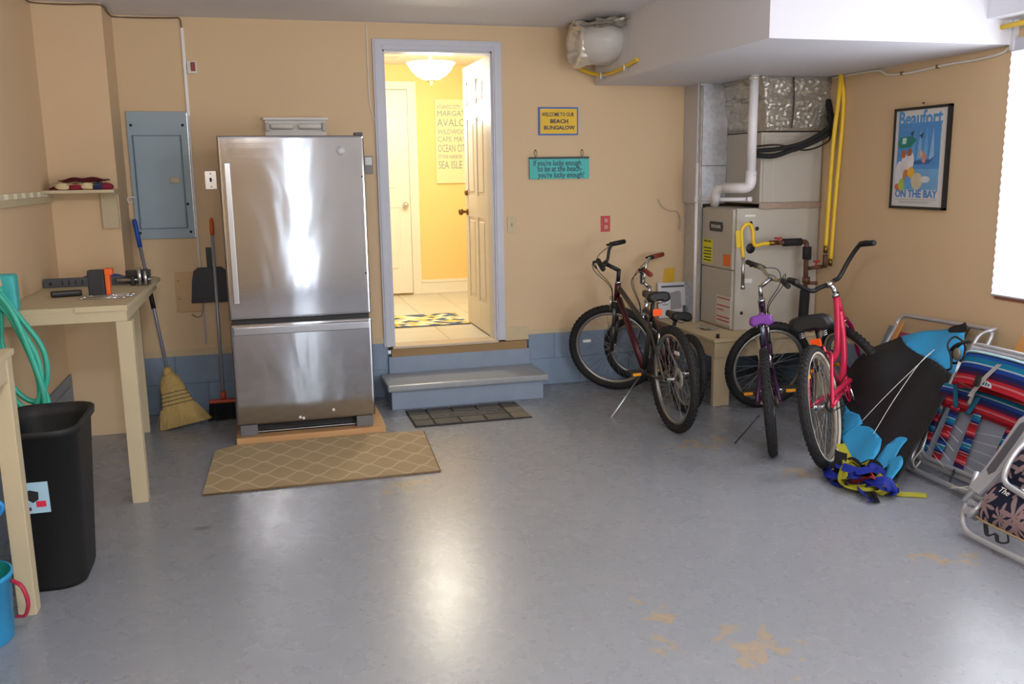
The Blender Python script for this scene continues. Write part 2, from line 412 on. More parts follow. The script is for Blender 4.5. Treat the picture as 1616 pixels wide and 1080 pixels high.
# painted concrete-block curb under the walls, block by block
def curb(name, runs):
    root = thing(name, None, None, kind='structure')
    mort = MB()
    proto = {}
    for (axis, a, b, fixed, face) in runs:
        if axis == 'x': mort.box((a, fixed, 0), (b, fixed+.10, .40))
        else: mort.box((fixed, a, 0), (fixed+.10, b, .40))
        for row in range(2):
            z0 = row*.2; p = a-(.2 if row else 0)
            while p < b:
                q0, q1 = max(p, a), min(p+.4, b)
                if q1-q0 > .03:
                    m = MB()
                    if axis == 'x': m.box((q0+.002, fixed-.006, z0+.003), (q1-.002, fixed+.03, z0+.198), .003, seg=1)
                    else: m.box((fixed-.006, q0+.002, z0+.003), (fixed+.03, q1-.002, z0+.198), .003, seg=1)
                    obj('block', m, M_CURB, root)
                p += .4
    obj('mortar', mort, M_CURB, root)
    return root
curb('foundation_back', [('x', -1.668, -.04, 0, 0), ('x', 1.0, XR, 0, 0)])
curb('foundation_right', [('y', -4.6, 0, XR, 0)])
struct('trim_2', MB().box((-1.668, -.008, .392), (-.04, .0, .435), .003), M_BOARD)
struct('trim_3', MB().box((1.0, -.008, .392), (XR, .0, .425), .003), M_BOARD)
mb = MB(); mb.box((XL, -8.3, 0), (XL+.012, -.40, .40), .003)
for k in range(9): mb.box((XL+.012, -.46-.62*k, .04), (XL+.017, -.46-.62*k-.5, .34), .004)
struct('baseboard_left', mb, mat('#76808E', .5, spread=.15, scale=6))

# ------------------------------------------------------------------ entry door opening
cw = .066
mb = MB()
for x0, x1 in ((-cw, 0.), (DW, DW+cw)):
    mb.box((x0, -.018, ZS), (x1, 0, ZD+cw), .004); mb.box((x0+.012, -.024, ZS), (x1-.03 if x0 < 0 else x1-.012, -.016, ZD+cw-.012), .003)
mb.box((0., -.0178, ZD), (DW, 0, ZD+cw-.0005)); mb.box((-.032, -.0238, ZD+.03), (DW+.032, -.0162, ZD+cw-.0125), .002)
struct('trim_4', mb, M_TRIM)
mb = MB(); mb.box((-.002, -.004, ZS), (.014, .13, ZD+.0), .002); mb.box((DW-.014, -.004, ZS), (DW+.002, .13, ZD), .002); mb.box((0, -.004, ZD-.014), (DW, .13, ZD+.002), .002)
struct('door_frame', mb, M_TRIM)
mb = MB(); mb.box((-.01, -.05, ZS-.012), (DW+.005, .12, ZS+.006), .004)
struct('threshold', mb, mat('#C9B7A0', .4, spread=.15))
struct('trim_5', MB().box((-.02, -.035, .295), (.98, 0, ZS-.012), .004), wood_mat('#8E6E48', '#A98A5C', 0))
mb = MB(); mb.box((-.04, -.028, 0), (1.0, .10, .295), .004)
struct('wall_step_riser', mb, M_STEP)
struct('trim_6', MB().box((DW+cw, -.012, ZS-.01), (1.0, .0, .455), .003), M_BOARD)
t = thing('entry_step', 'low blue-grey painted step below the open doorway', 'step', (.46, -.2, 0))
obj('step_body', MB().box((-.078, -.39, 0), (.992, -.028, .135), .006), M_STEP, t)
mb = MB(); mb.box((-.105, -.425, .132), (1.02, -.028, .178), .02, seg=4); obj('tread', mb, M_TREAD, t)

def door_slab(root, w, h, M, m):
    """six-panel slab in its own plane: x along width, z up, y thickness; local to M"""
    T = .035
    B = MB(); st = .105
    B.box((0, .008, 0), (w, T-.008, h), M=M)
    xs = [0, st, w/2-.045, w/2+.045, w-st, w]; zr = [0, .22, .86, 1.02, 1.60, 1.70, h-.12, h]
    for a, b in ((0, st), (w/2-.045, w/2+.045), (w-st, w)): B.box((a, 0, 0), (b, T, h), M=M)
    for a, b in ((0, .22), (.86, 1.02), (1.60, 1.70), (h-.12, h)): B.box((st, .0005, a), (w-st, T-.0005, b), M=M)
    obj('slab', B, m, root)
    for x0, x1 in ((st, w/2-.045), (w/2+.045, w-st)):
        for z0, z1 in ((.22, .86), (1.02, 1.60), (1.70, h-.12)):
            p = MB().box((x0+.028, .001, z0+.028), (x1-.028, T-.001, z1-.028), .007, M=M, seg=1); obj('panel', p, m, root)
# open white entry door, hinged on the right jamb
t = thing('door_1', None, None, (.77, .12, ZS), kind='structure')
Md = frame_M((.743+.035, .125, ZS+.012), (.012, 1, 0), (-1, .012, 0))
Md = Matrix.Translation((.779, .125, ZS+.012)) @ Matrix.Rotation(PI/2+.0, 4, 'Z')
door_slab(t, .745, 2.00, Md, M_DOOR)
for z in (1.98, 1.27, .60):
    mb = MB().box((.748, .119, z-.05), (.782, .1255, z+.05)); mb.cyl((.752, .112, z-.055), (.752, .112, z+.055), .008, n=8)
    obj('hinge', mb, mat('#7C7468', .35, .9), t)
mb = MB().lathe((.743, .80, 1.27), [(0, -.0), (.028, 0), (.028, -.008), (.012, -.012), (.012, -.035), (.026, -.045), (.028, -.06), (.018, -.072), (0, -.074)], (1, 0, 0), 16)
obj('door_knob', mb, M_BRASS, t)
mb = MB().lathe((.743, .80, 1.42), [(0, -.0), (.024, 0), (.024, -.012), (.014, -.02), (0, -.02)], (1, 0, 0), 16); obj('deadbolt', mb, M_BRASS, t)

# ------------------------------------------------------------------ the lit hall behind the door
M_HALL = wall_mat('#F4DA98', '#F1D590', .08); M_HTRIM = mat('#F2EFE6', .4, spread=.02)
HY = 2.78
struct('wall_hall_back', MB().box((-1.2, HY, ZS), (2.2, HY+.1, 2.66)), M_HALL)
mb = MB().box((-1.3, .12, ZS), (-1.2, HY, 2.66)); struct('wall_hall_left', mb, M_HALL)
struct('wall_hall_right', MB().box((1.25, .12, ZS), (1.35, HY, 2.66)), M_HALL)
mb = MB(); mb.box((-1.2, .12, ZS), (-.005, .125, 2.66)); mb.box((DW+.005, .12, ZS), (1.25, .125, 2.66)); mb.box((-.005, .12, ZD), (DW+.005, .125, 2.66)); struct('wall_hall_front', mb, M_HALL)
struct('ceiling_hall', MB().box((-1.3, .12, 2.62), (1.35, HY+.1, 2.70)), mat('#EDE8DC', .8))
t = thing('floor_hall', None, None, kind='structure')
obj('underlay', MB().box((-1.2, .12, ZS-.05), (1.25, HY, ZS-.004)), mat('#A79C86', .7), t)
Mt = mat('#D2CFC4', .3, spread=.1, scale=3)
for i in range(6):
    for j in range(6):
        x0 = -1.2+i*.41; y0 = .12+j*.445
        obj('tile', MB().box((x0+.002, y0+.002, ZS-.01), (min(x0+.408, 1.25), y0+.443, ZS), .002, seg=1), Mt, t)
mb = MB().box((.69, HY-.016, ZS), (1.25, HY, ZS+.115), .004); mb.box((.69, HY-.024, ZS), (1.25, HY, ZS+.03), .006); mb.box((.69, HY-.02, ZS+.115), (1.25, HY, ZS+.145), .006)
struct('baseboard_hall', mb, M_HTRIM)
mb = MB()
for x0, x1 in ((-.30, -.21), (.60, .69)): mb.box((x0, HY-.02, ZS), (x1, HY, 2.46), .005)
mb.box((-.30, HY-.021, 2.385), (.69, HY, 2.462), .005); struct('trim_7', mb, M_HTRIM)
t = thing('door_2', None, None, (.2, HY-.01, ZS), kind='structure')
door_slab(t, .80, 1.99, Matrix.Translation((-.205, HY-.037, ZS+.022)), M_HTRIM)
obj('door_knob', MB().lathe((.545, HY-.037, 1.27), [(0, 0), (.03, 0), (.03, .008), (.012, .012), (.012, .035), (.027, .045), (.028, .058), (.016, .07), (0, .071)], (0, -1, 0), 16), M_CHROME, t)
single('air_vent', MB().box((-.1, 2.1, 2.612), (.44, 2.18, 2.622)).box((-.08, 2.115, 2.607), (.42, 2.125, 2.613)).box((-.08, 2.14, 2.607), (.42, 2.15, 2.613)).box((-.08, 2.16, 2.607), (.42, 2.17, 2.613)), mat('#BDB49A', .5), 'flat ceiling vent in the lit hall beyond the doorway', 'vent')
t = thing('ceiling_lamp', 'glowing white bowl ceiling lamp seen through the open doorway', 'lamp', (.555, 1.2, 2.62))
obj('glass_bowl', MB().lathe((.555, 1.2, 2.32), [(.02, 0), (.07, .008), (.12, .035), (.16, .075), (.185, .12), (.20, .13), (.195, .135), (.17, .12), (.0, .13)], n=32), emis('#FFF4DC', 10), t)
obj('finial', MB().lathe((.555, 1.2, 2.278), [(0, 0), (.01, .004), (.012, .018), (.03, .03), (.034, .043), (0, .046)], n=16), M_BRASS, t)
obj('ceiling_plate', MB().cyl((.555, 1.2, 2.45), (.555, 1.2, 2.62), .012).cyl((.555, 1.2, 2.60), (.555, 1.2, 2.62), .07), M_CHROME, t)
l = D.lights.new('hall_bulb', 'POINT'); l.energy = 44; l.color = (1, .93, .78); l.shadow_soft_size = .15
lo = D.objects.new('hall_bulb', l); COL.objects.link(lo); lo.location = (.555, 1.2, 2.15)
t = thing('hall_rug', 'yellow, navy and cream diamond rug on the hall floor', 'rug', (.2, 1.0, ZS))
obj('rug_pile', MB().box((-.55, .78, ZS), (.735, 1.36, ZS+.008), .003), hall_rug_mat(), t)
obj('rug_edge', MB().box((-.565, .765, ZS), (.74, .785, ZS+.007)).box((-.565, 1.355, ZS), (.74, 1.375, ZS+.007)), mat('#4E5A70', .9), t)
t = thing('word_sign', 'tall cream sign listing seaside towns on the yellow hall wall', 'sign', (1.06, HY-.02, 1.47))
obj('board', MB().box((.875, HY-.022, 1.475), (1.245, HY, 2.295), .003), mat('#F3E6BE', .6, spread=.03), t)
mb = MB(); z = 2.245
for txt, hgt in (('ATLANTIC CITY', .052), ('MARGATE', .075), ('AVALON', .105), ('WILDWOOD', .07), ('CAPE MAY', .075), ('OCEAN CITY', .105), ('STONE HARBOR', .055), ('SEA ISLE', .11)):
    z -= hgt*.5; wd_ = {'ATLANTIC CITY': .62, 'MARGATE': .95, 'AVALON': .85, 'WILDWOOD': .8, 'CAPE MAY': .82, 'OCEAN CITY': .50, 'STONE HARBOR': .60, 'SEA ISLE': .62}[txt]
    mb.add_text(txt, hgt, frame_M((.893, HY-.0235, z), (1, 0, 0), (0, 0, 1)), align='LEFT', sx=wd_)
    z -= hgt*.5
obj('lettering', mb, mat('#86A3A6', .6), t)

# ------------------------------------------------------------------ things on the back wall
# breaker panel
t = thing('breaker_panel', 'blue-grey electrical breaker panel on the wall left of the refrigerator', 'electrical panel', (-1.455, 0, 1.18))
obj('cover', MB().box((-1.635, -.02, 1.18), (-1.275, 0, 1.985), .004), M_PANEL, t)
d = obj('panel_door', MB().box((-1.600, -.028, 1.25), (-1.325, -.018, 1.83), .003), M_PANEL, t)
obj('latch', MB().box((-1.40, -.034, 1.535), (-1.345, -.026, 1.57), .002), mat('#8D8470', .4, .6), d)
obj('edge_highlight', MB().box((-1.2765, -.021, 1.185), (-1.268, 0, 1.98), .003), mat('#C9D6E0', .25, .6), t)  # pale strip that paints a bright highlight along the cover's right edge
obj('door_rim', MB().tube([(-1.606, -.02, 1.245), (-1.318, -.02, 1.245), (-1.318, -.02, 1.836), (-1.606, -.02, 1.836)], .005, 6, closed=True), mat('#66808F', .4), t)
for x, z in ((-1.61, 1.90), (-1.30, 1.90), (-1.61, 1.22), (-1.30, 1.22), (-1.305, 1.40)): obj('screw', MB().lathe((x, -.02, z), [(.009, 0), (.008, .004), (0, .006)], (0, -1, 0), 10), mat('#3F4448', .4, .8), t)
single('wire_hook', MB().tube(spline([(-1.62, -.03, 1.45), (-1.66, -.035, 1.45), (-1.665, -.035, 1.43), (-1.655, -.035, 1.415), (-1.64, -.035, 1.425)]), .004, 6), M_PVC, 'loop of thin white cable hooked at the left edge of the breaker panel', 'cable')
# conduit, alarm box, junction door
mb = MB().box((-1.268, -.014, 1.96), (-1.250, 0, 2.50), .002)
mb2 = MB().tube([(-1.262, -.008, 1.97), (-1.262, -.008, .47)], .007, 8)
t = thing('cable_conduit', 'narrow white cable conduit running down the wall beside the breaker panel', 'conduit', (-1.26, 0, .47))
obj('cover_strip', mb, M_PVC, t); obj('lower_pipe', mb2, M_PVC, t)
single('ceiling_cable', MB().tube(spline([(-1.262, -.01, 2.50), (-1.27, -.012, 2.555), (-1.33, -.012, 2.556), (-1.5, -.012, 2.553), (-1.655, -.012, 2.555), (-1.66, -.2, 2.55), (-1.672, -.41, 2.556), (-1.85, -.412, 2.552), (-2.02, -.412, 2.556), (-2.03, -.6, 2.55), (-2.03, -1.2, 2.555)], 6), .0045, 6), mat('#6E5A4C', .6), 'thin brown cable stapled along the ceiling line above the column', 'cable')
t = thing('alarm_box', 'small white wall bracket with a red part, high above the breaker panel', 'wall device', (-1.215, 0, 2.22))
obj('plate', MB().box((-1.245, -.02, 2.222), (-1.188, 0, 2.296), .003), M_WHITE, t)
obj('red_lever', MB().box((-1.222, -.032, 2.235), (-1.195, -.018, 2.29), .003).cyl((-1.208, -.036, 2.262), (-1.208, -.02, 2.262), .008), mat('#8A2A20', .4), t)
t = thing('access_cover', 'tan painted access cover on the wall behind the dustpan', 'wall panel', (-1.34, 0, .69))
obj('plate', MB().box((-1.425, -.012, .69), (-1.262, 0, .955), .004), mat('#CBA97F', .6), t)
for z in (.78, .9): obj('screw', MB().lathe((-1.405, -.012, z), [(.006, 0), (.005, .002), (0, .003)], (0, -1, 0), 8), mat('#9C8664', .4, .3), t)
single('hanging_wire', MB().tube(spline([(-1.262, -.012, .80), (-1.262, -.02, .72), (-1.275, -.02, .665), (-1.305, -.02, .655), (-1.335, -.02, .675)]), .0035, 6), mat('#8C8674', .5), 'thin grey wire looping out below the tan access cover', 'cable')
# plates
def plate(name, x0, x1, z0, z1, m, label, cat, holes, mh, lab=None):
    t = thing(name, label, cat, ((x0+x1)/2, 0, z0))
    obj('face_plate', MB().box((x0, -.008, z0), (x1, 0, z1), .003), m, t)
    for (a, b, c, d) in holes: obj('switch_toggle' if 'switch' in name else 'socket_face', MB().box((a, -.018, b), (c, -.007, d), .003), mh, t)
    for z in (z0+.018, z1-.018): obj('screw', MB().lathe(((x0+x1)/2, -.008, z), [(.004, 0), (.003, .002), (0, .002)], (0, -1, 0), 8), mh, t)
plate('light_switch', -1.19, -1.115, 1.49, 1.61, mat('#C9CBD0', .22, .9), 'shiny steel switch plate on the wall left of the refrigerator', 'switch', [(-1.16, 1.54, -1.147, 1.565)], M_BLACK)
plate('light_switch', .852, .922, 1.145, 1.26, mat('#CDBB97', .5), 'cream light switch beside the right door casing', 'switch', [(.881, 1.19, .893, 1.215)], mat('#BDAA85', .5))
plate('wall_outlet', 1.568, 1.640, 1.13, 1.246, mat('#C0302C', .4), 'red wall outlet above the dark front bicycle', 'outlet', [(1.589, 1.15, 1.62, 1.178), (1.589, 1.198, 1.62, 1.226)], mat('#C98A80', .4))
t = thing('wall_thermostat', 'small grey and white wall thermostat between refrigerator and doorway', 'thermostat', (-.12, 0, 1.57))
obj('body', MB().box((-.155, -.016, 1.575), (-.092, 0, 1.695), .004), mat('#8E8A88', .5), t)
obj('screen', MB().box((-.148, -.02, 1.635), (-.10, -.015, 1.687), .002), mat('#DADDE0', .3), t)
# white shelf-like fitting above the fridge
t = thing('wall_light_fixture', 'white two-socket wall fixture just above the refrigerator', 'wall fixture', (-.59, 0, 1.83))
obj('back_plate', MB().box((-.79, -.02, 1.80), (-.395, 0, 1.945), .004).box((-.80, -.06, 1.93), (-.385, 0, 1.948), .004), mat('#DEDCDA', .4), t)
for x in (-.775, -.41): obj('bracket', MB().box((x-.012, -.055, 1.86), (x+.012, 0, 1.915), .006), mat('#B9B6B4', .4), t)
for a, b in ((-.755, -.61), (-.575, -.43)): obj('tube_lamp', MB().tube([(a, -.05, 1.89), (a+.01, -.05, 1.89), (b-.01, -.05, 1.89), (b, -.05, 1.89)], [.012, .018, .018, .012], 12), M_WHITE, t)
single('wall_cable', MB().tube(spline([(-.10, -.006, 2.555), (-.098, -.006, 2.4), (-.10, -.006, 2.1), (-.085, -.006, 1.99), (-.068, -.008, 1.93)]), .0035, 6), M_WHITE, 'thin white cable hanging from the ceiling beside the door casing', 'cable')
# signs
t = thing('welcome_sign', 'small yellow sign with blue border reading welcome to our beach bungalow', 'sign', (1.24, 0, 1.83))
obj('border', MB().box((1.092, -.012, 1.829), (1.389, 0, 2.024), .002), mat('#3A69C0', .5), t)
obj('face', MB().box((1.103, -.014, 1.840), (1.378, -.010, 2.013)), mat('#E9BF1E', .5, spread=.04), t)
mb = MB(); mb.add_text('WELCOME TO OUR', .038, WALLM(1.236, 1.972, -.015), sx=.70, shear=-.05, bold=.0007); mb.add_text('BEACH', .038, WALLM(1.245, 1.925, -.015), sx=1.15, bold=.0012); mb.add_text('BUNGALOW', .038, WALLM(1.245, 1.88, -.015), sx=1.05, bold=.0010)
obj('lettering', mb, mat('#1B2450', .5), t)
t = thing('lucky_sign', 'turquoise plank sign with handwriting hanging by two loops', 'sign', (1.245, 0, 1.52))
obj('plank', MB().box((1.018, -.022, 1.522), (1.470, -.004, 1.665), .003), mat('#4FC0BE', .6, spread=.15, scale=5), t)
obj('top_edge', MB().box((1.018, -.0225, 1.662), (1.470, -.004, 1.677), .002), mat('#3E4A4C', .6), t)
mb = MB()
for txt, z, x, w in (("If you're lucky enough", 1.633, 1.225, .78), ('to be at the beach-', 1.592, 1.245, .84), ("you're lucky enough!", 1.548, 1.255, .80)): mb.add_text(txt, .056, WALLM(x, z, -.0225), shear=.12, sx=w*.93, bold=.0006)
obj('lettering', mb, mat('#15243F', .5), t)
for x in (1.068, 1.42): obj('hanging_loop', MB().tube(spline([(x, -.012, 1.675), (x-.010, -.012, 1.70), (x-.004, -.008, 1.725), (x+.004, -.008, 1.725), (x+.008, -.012, 1.70), (x, -.012, 1.675)]), .0018, 5).cyl((x, 0, 1.724), (x, -.014, 1.724), .003, n=6), mat('#5A4636', .5), t)

# ------------------------------------------------------------------ refrigerator
def fridge():
    t = thing('refrigerator', 'stainless steel bottom-freezer refrigerator standing on wooden boards', 'refrigerator', (-.655, -.5, .04))
    X0, X1, Y = -1.065, -.247, -.88
    obj('body', MB().box((X0+.012, -.80, .10), (X1-.012, -.12, 1.775), .008), mat('#6E6258', .5), t)
    u = obj('upper_door', MB().box((X0, Y, .745), (X1, -.805, 1.797), .014, seg=3), M_STEEL, t)
    obj('door_edge', MB().box((X0-.003, Y+.016, .75), (X0+.010, -.803, 1.795), .003), mat('#7A6555', .45), u)
    obj('handle', MB().box((X0+.028, Y-.010, .84), (X0+.062, Y+.004, 1.645), .005, seg=3), mat('#B4B6BB', .25, 1.), u)
    obj('badge', MB().lathe((X1-.135, Y, 1.71), [(.027, 0), (.026, .003), (0, .003)], (0, -1, 0), 24), mat('#C9CBD0', .6, .4), u)
    mag = M_BLACK
    for x, z in ((X1-.018, 1.56), (X1-.022, .99)): obj('magnet', MB().lathe((x, Y, z), [(.005, 0), (.005, .003), (0, .004)], (0, -1, 0), 10), mag, u)
    f = obj('freezer_drawer', MB().box((X0, Y, .112), (X1, -.805, .72), .014, seg=3), M_STEEL, t)
    obj('drawer_edge', MB().box((X0-.003, Y+.016, .118), (X0+.010, -.803, .716), .003), mat('#7A6555', .45), f)
    obj('handle', MB().box((X0+.015, Y-.012, .655), (X1-.015, Y+.004, .70), .005, seg=3), mat('#A4A5AA', .22, 1.), f)
    for x, z in ((-.70, .135), (-.50, .165), (-.68, .128)): obj('magnet', MB().lathe((x, Y, z), [(.009, 0), (.009, .004), (0, .005)], (0, -1, 0), 12), M_WHITE, f)
    obj('gasket', MB().box((X0+.01, -.845, .715), (X1-.01, -.81, .75)).box((X0+.014, -.812, .12), (X1-.014, -.795, 1.77)), M_BLACK, t)
    obj('hinge_cap', MB().box((X1-.05, -.87, 1.797), (X1-.002, -.79, 1.815), .006), mat('#55504E', .5), t)
    g = obj('base_grille', MB().box((X0+.10, -.79, .05), (X1-.10, -.77, .108), .003), mat('#2A2B2E', .4), t)
    for k in range(3): obj('grille_slat', MB().box((X0+.11, -.80, .060+k*.016), (X1-.11, -.789, .068+k*.016), .002), M_BLACK, g)
    obj('lower_rail', MB().box((X0+.10, -.812, .044), (X1-.10, -.80, .05), .001), M_ALU, t)
    for x in (X0+.015, X1-.115): obj('foot', MB().box((x, -.868, .041), (x+.10, -.76, .108), .006), mat('#6C6C70', .5), t)
fridge()
Mp = wood_mat('#B98B5A', '#CFA474', 0)
single('wood_board', MB().box((-1.075, -.905, 0), (-.19, -.815, .040), .004), Mp, 'front pine board lying under the refrigerator', 'board', 'pine boards under the refrigerator')
single('wood_board', MB().box((-.29, -.812, 0), (-.185, -.15, .040), .004), wood_mat('#B98B5A', '#CFA474', 1), 'right-hand pine board running back under the refrigerator', 'board', 'pine boards under the refrigerator')
single('wood_board', MB().box((-1.075, -.812, 0), (-.97, -.15, .040), .004), wood_mat('#B98B5A', '#CFA474', 1), 'left-hand pine board running back under the refrigerator', 'board', 'pine boards under the refrigerator')

# mats
t = thing('kitchen_mat', 'tan trellis-patterned mat lying in front of the refrigerator', 'mat', (-.6, -1.36, 0))
mb = MB().poly([(-1.150, -.965), (-1.195, -1.005), (-1.223, -1.753), (-.017, -1.752), (.032, -.968), (-.3, -.925), (-1.07, -.925)], .008); obj('mat_face', mb, trellis_mat(), t)
obj('mat_edge', MB().tube([(-1.225, -1.755, .005), (-.015, -1.754, .005)], .005, 6).tube([(-.013, -1.752, .005), (.034, -.968, .005)], .004, 6), mat('#7D6344', .8), t)
t = thing('doormat', 'black rubber welcome doormat with tile pattern below the step', 'doormat', (.38, -.66, 0))
DX0, DX1, DY0, DY1 = 0., .768, -.862, -.45
obj('rubber_base', MB().box((DX0, DY0, 0), (DX1, DY1, .006), .002), mat('#1B1917', .7), t)
def dtile(x0, x1, y0, y1, k): obj('tile', MB().box((x0+.006, y0+.006, .003), (x1-.006, y1-.006, .012), .003, seg=1), k, t)
Ks = [mat(c, .6, spread=.35, scale=14, bump=.5, bscale=70) for c in ('#3B3835', '#4A4641', '#413E3B', '#68604F')]
w = DX1-DX0; h = DY1-DY0
for r in range(3):
    y0 = DY0+h*r/3; y1 = DY0+h*(r+1)/3
    dtile(DX0, DX0+w*.17, y0, y1, Ks[r % 2]); dtile(DX0+w*.83, DX1, y0, y1, Ks[3] if r < 2 else Ks[0])
    if r == 1: dtile(DX0+w*.17, DX0+w*.83, y0, y1, Ks[2])
    else:
        for k in range(3): dtile(DX0+w*(.17+.22*k), DX0+w*(.39+.22*k), y0, y1, Ks[(k+r) % 3])
obj('lettering', MB().add_text('WELCOME', .10, Matrix.Translation((.385, -.656, .0125)), sx=1.0, ext=.001, shear=.1), M_BLACK, t)

# ------------------------------------------------------------------ left side: shelf, rails, benches
t = thing('wall_shelf', 'small cream wooden shelf at the front of the boxed column', 'shelf', (-1.85, -.55, 1.49))
obj('board', MB().box((XL, -.66, 1.49), (-1.655, -.40, 1.508), .003), M_BENCH, t)
obj('bracket', MB().box((-1.765, -.425, 1.275), (-1.675, -.40, 1.49), .003), M_BENCH, t)
def towel():
    t = thing('folded_towel', 'folded red, cream and navy patterned cloth on the small wall shelf', 'towel', (-1.85, -.53, 1.508))
    cols = [mat('#8A1F33', .9), mat('#D8C49A', .9), mat('#2B2F55', .9), mat('#7A1B30', .9)]
    for k, (x0, x1, z0, hh, c) in enumerate([(-2.0, -1.69, 1.509, .030, 0), (-1.99, -1.72, 1.535, .026, 1), (-1.95, -1.70, 1.556, .022, 3)]):
        mb = MB().grid(lambda u, v, a=x0, b=x1, z=z0, q=hh: Vector((a+(b-a)*u, -.63+.20*v, z+q*math.sin(PI*min(1, max(0, v)))**.4*math.sin(PI*min(1, max(0, .02+u*.96)))**.35+.004*math.sin(u*14+v*5+k))), 20, 8, .004)
        obj('fold', mb, cols[c], t)
    for k, (x, z, c) in enumerate([(-1.93, 1.535, 1), (-1.86, 1.533, 0), (-1.80, 1.536, 1), (-1.74, 1.535, 2), (-1.70, 1.532, 3)]):
        obj('rolled_edge', MB().ell((x, -.615, z-.008), (.042, .016, .024), 12), cols[c], t)
towel()
t = thing('peg_rail', 'cream wooden rail with white blocks high on the left wall', 'rail', (XL, -1.3, 1.45))
obj('rail_board', MB().box((XL, -2.4, 1.44), (XL+.022, -.45, 1.475), .003), M_BENCH, t)
for k in range(10): obj('block', MB().box((XL+.002, -.52-.17*k-.10, 1.475), (XL+.028, -.52-.17*k, 1.503), .003), mat('#D2CBB0', .5), t)
def bench():
    t = thing('workbench', 'cream painted wooden workbench under the breaker panel side, with tools on it', 'workbench', (-1.76, -1.1, 0))
    obj('worktop', MB().poly([(XL+.003, -1.765), (-1.492, -1.765), (-1.462, -.52), (-1.485, -.47), (-1.53, -.42), (XL+.003, -.42)], .022, Matrix.Translation((0, 0, .958))), M_BENCH, t)
    obj('front_apron', MB().box((XL+.003, -1.765, .905), (-1.495, -1.74, .958), .003), M_BENCH, t)
    obj('edge_strip', MB().box((-1.72, -1.772, .955), (-1.490, -1.70, .982), .003), M_BENCH, t)
    obj('side_apron', MB().box((-1.52, -1.74, .905), (-1.495, -.44, .958), .003), M_BENCH, t)
    obj('leg', MB().box((-1.548, -1.762, 0), (-1.475, -1.690, .905), .004), M_BENCH, t)
    obj('leg', MB().box((-1.69, -.438, 0), (-1.605, -.402, .958), .004), M_BENCH, t)
    obj('wall_cleat', MB().box((XL+.003, -.90, .80), (XL+.035, -.80, .958), .004), M_BENCH, t)
bench()
def bench2():
    t = thing('workbench', 'nearer cream workbench cut by the left picture edge, with a lower shelf', 'workbench', (-1.9, -3.6, 0))
    obj('worktop', MB().box((XL+.003, -4.6, .958), (-1.735, -2.80, .98), .003), M_BENCH, t)
    obj('apron', MB().box((-1.765, -4.55, .88), (-1.742, -2.83, .958), .003), M_BENCH, t)
    obj('leg', MB().box((-1.800, -2.895, 0), (-1.738, -2.83, .958), .004), M_BENCH, t)
    obj('leg', MB().box((-1.800, -4.55, 0), (-1.738, -4.485, .958), .004), M_BENCH, t)
    obj('lower_shelf', MB().box((XL+.003, -4.55, .40), (-1.86, -2.86, .42), .003).box((-1.89, -4.55, .34), (-1.86, -2.86, .40), .003), M_BENCH, t)
bench2()
ZT = .981
# things on the far bench
t = thing('slotted_bar', 'long grey slotted plastic bar lying along the back of the workbench', 'tool', (-1.85, -.8, ZT))
Mb = frame_M((-2.03, -.86, ZT), (1, .04, 0), (-.04, 1, 0))
obj('bar', MB().box((0, 0, 0), (.55, .03, .048), .004, M=Mb), mat('#4B4D55', .6), t)
for k in range(9): obj('slot', MB().box((.09+k*.034, -.002, .010), (.098+k*.034, .001, .036), M=Mb), M_BLACK, t)
obj('end_hole', MB().lathe(Mb @ Vector((.035, -.0005, .022)), [(.008, 0), (.008, .002), (0, .002)], (0, -1, 0), 12), M_BLACK, t)
t = thing('clamp_tool', 'upright black block tool with bright orange handle on the workbench', 'tool', (-1.69, -1.36, ZT))
obj('block', MB().box((-1.715, -1.40, ZT), (-1.635, -1.33, ZT+.135), .008), mat('#2B2B2E', .6), t)
obj('orange_handle', MB().box((-1.632, -1.405, ZT+.01), (-1.610, -1.35, ZT+.14), .006).box((-1.632, -1.41, ZT+.11), (-1.595, -1.345, ZT+.142), .005), mat('#E8641E', .45), t)
t = thing('pipe_clamp', 'dark steel clamp jaw on a bright rod at the back right of the bench', 'clamp', (-1.55, -.9, ZT))
obj('jaw', MB().box((-1.60, -.92, ZT+.05), (-1.47, -.885, ZT+.085), .004).box((-1.575, -.93, ZT), (-1.555, -.88, ZT+.05), .004).box((-1.505, -.93, ZT), (-1.485, -.88, ZT+.09), .004), mat('#3A3634', .4, .7), t)
obj('rod', MB().cyl((-1.65, -.90, ZT+.03), (-1.47, -.90, ZT+.03), .008), M_ALU, t)
obj('end_cap', MB().cyl((-1.525, -.94, ZT), (-1.525, -.94, ZT+.10), .011).cyl((-1.495, -.94, ZT), (-1.495, -.94, ZT+.08), .010), M_ALU, t)
for k in range(4):
    a = .05+.13*k; c = Vector((-1.74+.012*k, -1.47+.022*k, ZT+.004+.004*(k % 2))); dv = Vector((math.cos(a-.2), math.sin(a-.2)*.5, 0))
    mb = MB().tube([c, c+dv*.20], .005, 6, flat=.6)
    for e in (c, c+dv*.20): mb.lathe(e, [(.007, -.004), (.013, -.004), (.013, .004), (.007, .004), (.007, -.004)], n=12)
    single('wrench', mb, M_CHROME, ['front chrome wrench lying flat under the black block tool', 'second chrome wrench fanned behind the front one', 'third chrome wrench in the fan beside the orange handle', 'rearmost chrome wrench of the fan on the bench'][k], 'wrench', 'chrome wrenches on the workbench')
Mc = frame_M((-1.90, -1.34, ZT), (1, .25, 0), (-.25, 1, 0))
single('black_case', MB().box((0, 0, 0), (.145, .055, .030), .012, M=Mc, seg=3), mat('#15161C', .4), 'small rounded black case lying on the workbench', 'case')
Mc = frame_M((-1.80, -.80, ZT), (1, .0, 0), (0, 1, 0))
